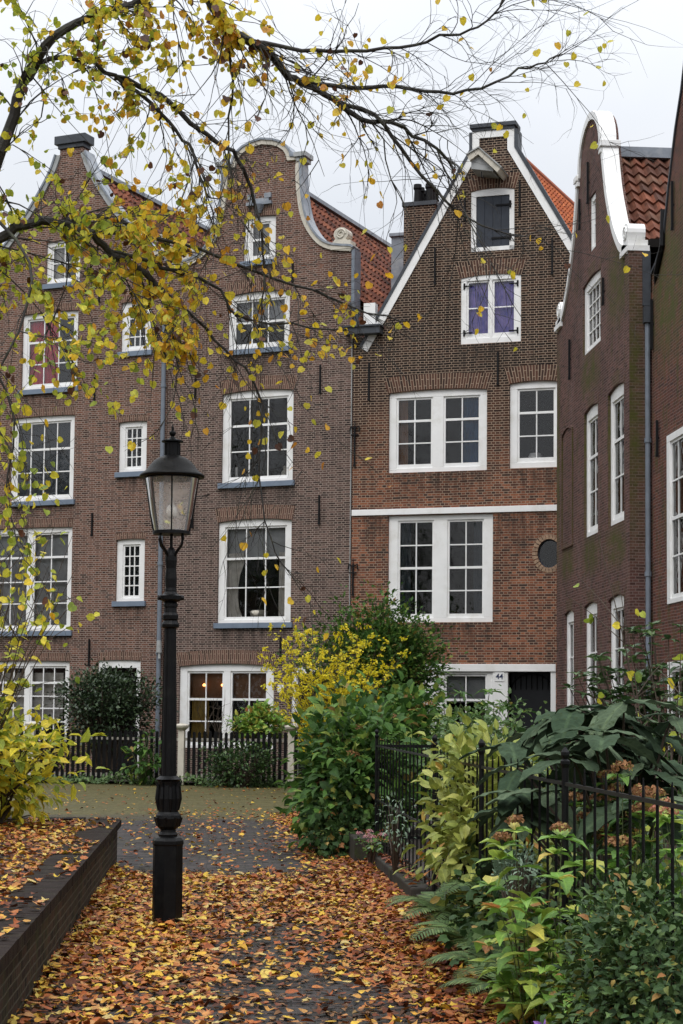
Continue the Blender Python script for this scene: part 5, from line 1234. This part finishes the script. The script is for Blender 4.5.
        if lev < 2:
            for _ in range(rs.choice([3, 4, 5]) if lev == 0 else rs.choice([1, 2, 2])):
                i = rs.randint(1, k-1) if lev == 0 else rs.randint(1, k); q = pts[i]; td = (pts[min(k, i+1)]-pts[i-1]).normalized()
                sd = (td*1.1+Vector((rs.gauss(0, .5), rs.gauss(0, .5), rs.gauss(0, .5)))).normalized()
                twig(q, sd, l*rs.uniform(.35, .7), r*.6, lev+1, drp*.8)
    for pts, r1, r2, drp in limbs:
        sm = [Vector(q) for q in smoothline([tuple(q) for q in pts], 3)]; n = len(sm)
        jit = [q+Vector((rs.gauss(0, .008), rs.gauss(0, .02), rs.gauss(0, .008))) for q in sm]
        tr.tube(jit, [r1+(r2-r1)*i/(n-1) for i in range(n)], 8)
        for i in range(1, n):
            q = jit[i]; X = q.x+off.x
            if X < -2.4: continue
            td = (jit[i]-jit[i-1]).normalized()
            for _ in range(rs.choice([1, 1, 2])):
                sd = (td*.9+Vector((rs.gauss(.1, .45), rs.gauss(0, .45), rs.gauss(-.15, .5)))).normalized()
                twig(q, sd, rs.choice([.3, .5, .7, 1.0, 1.3])*rs.uniform(.7, 1.1), max(.0038, min(.0075, r2*.7)), 0, .12*drp+.03)
    tr.build('limb', M['bark'], root); tw.build('twig', M['bark'], root)
    for P, D, mt in ((LP_, LD, 'lf_tree'), (GP, GD, 'lf_gold'), (BP, BD, 'lf_brown')):
        n = len(P)
        if n: leaves('foliage', 'heart', P, D, rnd_dirs(n)+np.array([0, -.5, .4]), RG.uniform(.036, .074, n), M[mt], root)
    print('tree leaves', len(LP_), len(GP), len(BP))
limetree()

# ------------------------------------------------------------------ fallen leaves
def litter(name, label, X, Y, Z, mat, size=(.042, .085), parent=None, flat=.25):
    n = len(X); k = RG.random(n) < .45; obs = []
    a = RG.uniform(0, 2*PI, n); D = np.stack([np.cos(a), np.sin(a), RG.normal(size=n)*.12], 1); U = np.stack([RG.normal(size=n)*flat, RG.normal(size=n)*flat, np.ones(n)], 1)
    S_ = RG.uniform(size[0], size[1], n); P = np.stack([X, Y, Z], 1); curl = RG.uniform(-.4, 1.5, n)+(RG.random(n) < .12)*1.5
    V1, F1 = TPL['fallen']; V2, F2 = TPL['fallen2']
    o1 = leaves(name, 'fallen', P[k], D[k], U[k], S_[k], M[mat], curl=curl[k]); o2 = leaves(name, 'fallen2', P[~k], D[~k], U[~k], S_[~k]*.95, M[mat], curl=curl[~k])
    # one object: join the two meshes
    bm = bmesh.new(); bm.from_mesh(o1.data); bm.from_mesh(o2.data); bm.to_mesh(o1.data); bm.free(); me2 = o2.data; bpy.data.objects.remove(o2); bpy.data.meshes.remove(me2)
    return tag(o1, label, 'leaves', kind='stuff')
RG = np.random.default_rng(5)
def vn(x, y):
    return .5+.25*(np.sin(x*2.1+y*.9+1)+np.sin(x*-1.3+y*1.7+2.2)*.8+np.sin(x*4.3-y*2.9)*.5+np.sin(x*7.1+y*6.3)*.4)
N_ = 60000
X = RG.uniform(-1.02, 1.69, N_); Y = 4+RG.random(N_)**.9*26
side = np.clip((X-.75)/.7, 0, 1)**1.3; left = np.clip((.15-X)/.7, 0, 1)
base = np.where(Y < 10.8, .2, np.where(Y < 17.4+.9*vn(X*2, Y*.3), .5, .06)); nz = vn(X*1.6, Y*.8)
dn = base+.75*side*(Y < 29)+.55*left*(Y < 17.9)*np.clip((Y-7)/3, 0, 1)+.55*(nz-.5)*(Y < 18)
dn *= np.where(Y > 19, .62, 1)*np.where(Y < 14, 1-.55*np.exp(-((X-.55)/.42)**2)*(.5+nz), 1)
keep = RG.random(N_) < np.clip(dn, .03, 1)*.85
X, Y = X[keep], Y[keep]
pile = (np.clip((X-1.2)/.5, 0, 1)*.05+np.clip((-.6-X)/.4, 0, 1)*.04)
litter('fallen_leaves', 'carpet of fallen orange and yellow leaves over the dark path', X, Y, .012+RG.random(len(X))*(.02+pile), 'lf_ground')
N_ = 26000; X = RG.uniform(-1.02, 1.69, N_); Y = 5+RG.random(N_)*13.5; k = RG.random(N_) < .25+.75*vn(X*2.2, Y*1.3)*np.clip(.4+np.abs(X-.45)*.8, 0, 1); X, Y = X[k], Y[k]
litter('leaf_fragments', 'dark wet leaf scraps trodden into the paving between the leaves', X, Y, .006+RG.random(len(X))*.006, 'lf_scrap', (.018, .055), flat=.08)
N_ = 170; a_ = RG.uniform(0, 2*PI, N_); r__ = .13+np.abs(RG.normal(size=N_))*.09
litter('fallen_leaves', 'leaves blown up against the foot of the lamp post', LP[0]+r__*np.cos(a_), LP[1]+r__*np.sin(a_), .015+RG.random(N_)*.05*np.exp(-(r__-.13)*9), 'lf_ground')
N_ = 5200; X = 1.69-np.abs(RG.normal(size=N_))*.28; Y = RG.uniform(6, 29, N_); k = X > .9; X, Y = X[k], Y[k]
litter('fallen_leaves', 'rust red drift of fallen leaves heaped along the right kerb', X, Y, .015+RG.random(len(X))*.07*np.clip((X-1.1)/.5, 0, 1), 'lf_rust')
N_ = 1500; X = RG.uniform(-9, 3.5, N_); Y = RG.uniform(19.8, 39.2, N_)
litter('fallen_leaves', 'scattered pale leaves on the mossy cross path before the picket fence', X, Y, .012+RG.random(N_)*.01, 'lf_ground', (.04, .08))
N_ = 18000; X = RG.uniform(-5.5, PX-.3, N_); Y = RG.uniform(6, PY-.32, N_)
litter('fallen_leaves', 'thick layer of orange leaves filling the raised planter', X, Y, .425+RG.random(N_)*.05, 'lf_ground')
N_ = 700; X = PX-.3+RG.random(N_)**1.5*.28; Y = 5+RG.random(N_)*14.3; k = vn(X*3, Y*1.5) > .45; X, Y = X[k], Y[k]
litter('fallen_leaves', 'leaves lying on top of the planter wall coping', X, Y, .478+RG.random(len(X))*.012, 'lf_ground')
N_ = 160; X = 1.68+RG.random(N_)*.22; Y = RG.uniform(15, 20.2, N_)
litter('fallen_leaves', 'few leaves caught on the stone plinth under the fence', X, Y, np.where(Y < 18.3, .185, .31)+RG.random(N_)*.01, 'lf_rust')

# small things standing on window boards
def vase(H, u, z, prof, mat, name, label, cat, y=.3):
    o = MB().lathe(prof, 12).build(name, M[mat], None, smooth=True); o.matrix_world = Matrix.Translation(Vector(H.location))@Matrix.Rotation(H.rotation_euler.z, 4, 'Z')@Matrix.Translation((u, y, z)); tag(o, label, cat)
vase(H2, -1.9, 7.278, [(.06, 0), (.085, .05), (.08, .12), (.03, .18), (.03, .24), (.045, .26)], 'cream', 'glass_jar', 'small pale jar on the window board, right side of the second house window', 'jar')
vase(H2, -3.2, 7.278, [(.035, 0), (.035, .28), (.02, .3)], 'white', 'candle', 'white candle on the left of the second house window board', 'candle')
vase(H2, -2.55, 3.888, [(.06, 0), (.2, .06), (.22, .16), (.16, .19)], 'cream', 'bowl', 'shallow pale bowl on the board of the curtained window', 'bowl')
vase(H3, 4.3, 7.444, [(.15, 0), (.16, .1), (.14, .11), (.13, .16), (.04, .17)], 'white', 'paper_stack', 'white papers on the window board at the far right of the 44 house', 'papers')
# unseen brick row and trees, added to give the window panes reflections
def reflected_backdrop():
    b = empty('added_brick_row', (-46, 2, 0), R(75), 'unseen long brick row added across the courtyard for the window panes to reflect', 'house')
    w_ = MB().box(0, 40, 0, 7, 0, 8.5); w_.build('wall', M['brickA'], b, uvm='wall')
    MB().prism([(-.2, 8.5), (40.2, 8.5), (40.2, 8.6), (-.2, 8.6)], -.2, 7.2).build('eaves', M['white'], b)
    rf_ = MB(); rf_.v += [(0, 0, 8.6), (40, 0, 8.6), (40, 3.5, 13), (0, 3.5, 13), (40, 7, 8.6), (0, 7, 8.6)]; rf_.f += [(0, 1, 2, 3), (3, 2, 4, 5), (0, 3, 5), (1, 4, 2)]; rf_.build('roof', M['leaddark'], b)
    for i in range(13):
        for z in (1.2, 4.8): MB().box(1+i*3, 2.3+i*3, -.06, 0, z, z+2.2).build('window', M['white'], b)
    for i, (x, y, h_) in enumerate([(-24, 31, 13), (-31, 22, 16), (-22, 17, 12), (-30, 9, 15), (-19, 26, 10), (-22, 12, 13), (-17, 18, 11), (-27, 4, 16), (-13, 22, 9)]):  # added trees out of view, placed where the panes' reflected rays go
        t = empty('added_tree', (x, y, 0), 0, 'unseen thinly leaved tree added across the courtyard for the window panes to reflect', 'tree', 'unseen trees added for pane reflections')
        rs = random.Random(i); mb = MB().tube([(0, 0, 0), (.1, 0, h_*.4), (.2, .1, h_*.8)], [.3, .2, .06], 8)
        def br(p, d, l, r, lev):
            q = p+d*l; mb.tube([p, p+d*l*.5+Vector((rs.gauss(0, .1), rs.gauss(0, .1), .1)), q], [r, r*.75, r*.5], 4, cap=False)
            if lev < 4:
                for _ in range(3): br(p+d*l*rs.uniform(.4, 1), (d+Vector((rs.gauss(0, .5), rs.gauss(0, .5), rs.gauss(.1, .4)))).normalized(), l*.68, r*.55, lev+1)
        for k in range(9):
            a = k*2.4; br(Vector((.05, 0, h_*(.25+.06*k))), Vector((math.cos(a), math.sin(a), .8)).normalized(), h_*.22, .09, 0)
        mb.build('trunk', M['bark'], t)
        n_ = 1800; d_ = rnd_dirs(n_); leaves('crown', 'tiny', d_*np.array([h_*.3, h_*.3, h_*.33])*RG.random((n_, 1))**.4+np.array([0, 0, h_*.62]), rnd_dirs(n_), rnd_dirs(n_), RG.uniform(.15, .35, n_), M['lf_ivy'], t)
reflected_backdrop()
# ------------------------------------------------------------------ light
w = bpy.data.worlds.new('World'); sc.world = w; w.use_nodes = True; nt = w.node_tree; nt.nodes.clear()
SUN_EL, SUN_AZ = R(52), R(200)     # azimuth: direction the light comes from, clockwise from +Y
out = N(nt, 'ShaderNodeOutputWorld'); bg = N(nt, 'ShaderNodeBackground', i_Strength=.1)
sk = N(nt, 'ShaderNodeTexSky'); sk.sky_type = 'NISHITA'; sk.sun_disc = False; sk.sun_elevation = SUN_EL; sk.sun_rotation = SUN_AZ; sk.air_density = 1; sk.dust_density = 4
tc = N(nt, 'ShaderNodeTexCoord'); sp = N(nt, 'ShaderNodeSeparateXYZ'); L(nt, tc.outputs['Generated'], sp.inputs[0])
mx = N(nt, 'ShaderNodeMath', operation='MAXIMUM'); L(nt, sp.outputs[2], mx.inputs[0]); mx.inputs[1].default_value = 0
pw_ = N(nt, 'ShaderNodeMath', operation='POWER'); L(nt, mx.outputs[0], pw_.inputs[0]); pw_.inputs[1].default_value = 1.6
mr = N(nt, 'ShaderNodeMapRange'); L(nt, pw_.outputs[0], mr.inputs[0]); mr.inputs[1].default_value = 0; mr.inputs[2].default_value = 1; mr.inputs[3].default_value = .37; mr.inputs[4].default_value = 1.65
cn = noise(nt, tc.outputs['Generated'], 2.2, 6, .55); cr_ = ramp(nt, [(.32, (.84, .885, .96)), (.66, (1.01, 1.03, 1.06))]); L(nt, cn, cr_.inputs[0])
vm = N(nt, 'ShaderNodeVectorMath', operation='SCALE'); L(nt, cr_.outputs[0], vm.inputs[0])
mu = N(nt, 'ShaderNodeMath', operation='MULTIPLY'); L(nt, mr.outputs[0], mu.inputs[0]); mu.inputs[1].default_value = 16.6; L(nt, mu.outputs[0], vm.inputs['Scale'])
c = mix(nt, .9, sk.outputs[0], vm.outputs[0]); L(nt, c, bg.inputs[0]); L(nt, bg.outputs[0], out.inputs[0])
sd = bpy.data.lights.new('sun', 'SUN'); sd.energy = 1.1; sd.angle = R(25); sd.color = (1, .97, .93)
so = bpy.data.objects.new('sun', sd); C.objects.link(so)
dv = Vector((math.sin(SUN_AZ)*math.cos(SUN_EL), math.cos(SUN_AZ)*math.cos(SUN_EL), math.sin(SUN_EL)))
so.rotation_euler = dv.to_track_quat('Z', 'Y').to_euler()
vs = sc.view_settings; vs.view_transform = 'Standard'; vs.look = 'None'; vs.exposure = .14; vs.gamma = 1; vs.use_curve_mapping = False
sc.render.engine = 'CYCLES'; sc.cycles.use_denoising = True; sc.cycles.max_bounces = 6; sc.cycles.transparent_max_bounces = 12
sc.cycles.diffuse_bounces = 3; sc.cycles.glossy_bounces = 3; sc.cycles.caustics_reflective = False; sc.cycles.caustics_refractive = False
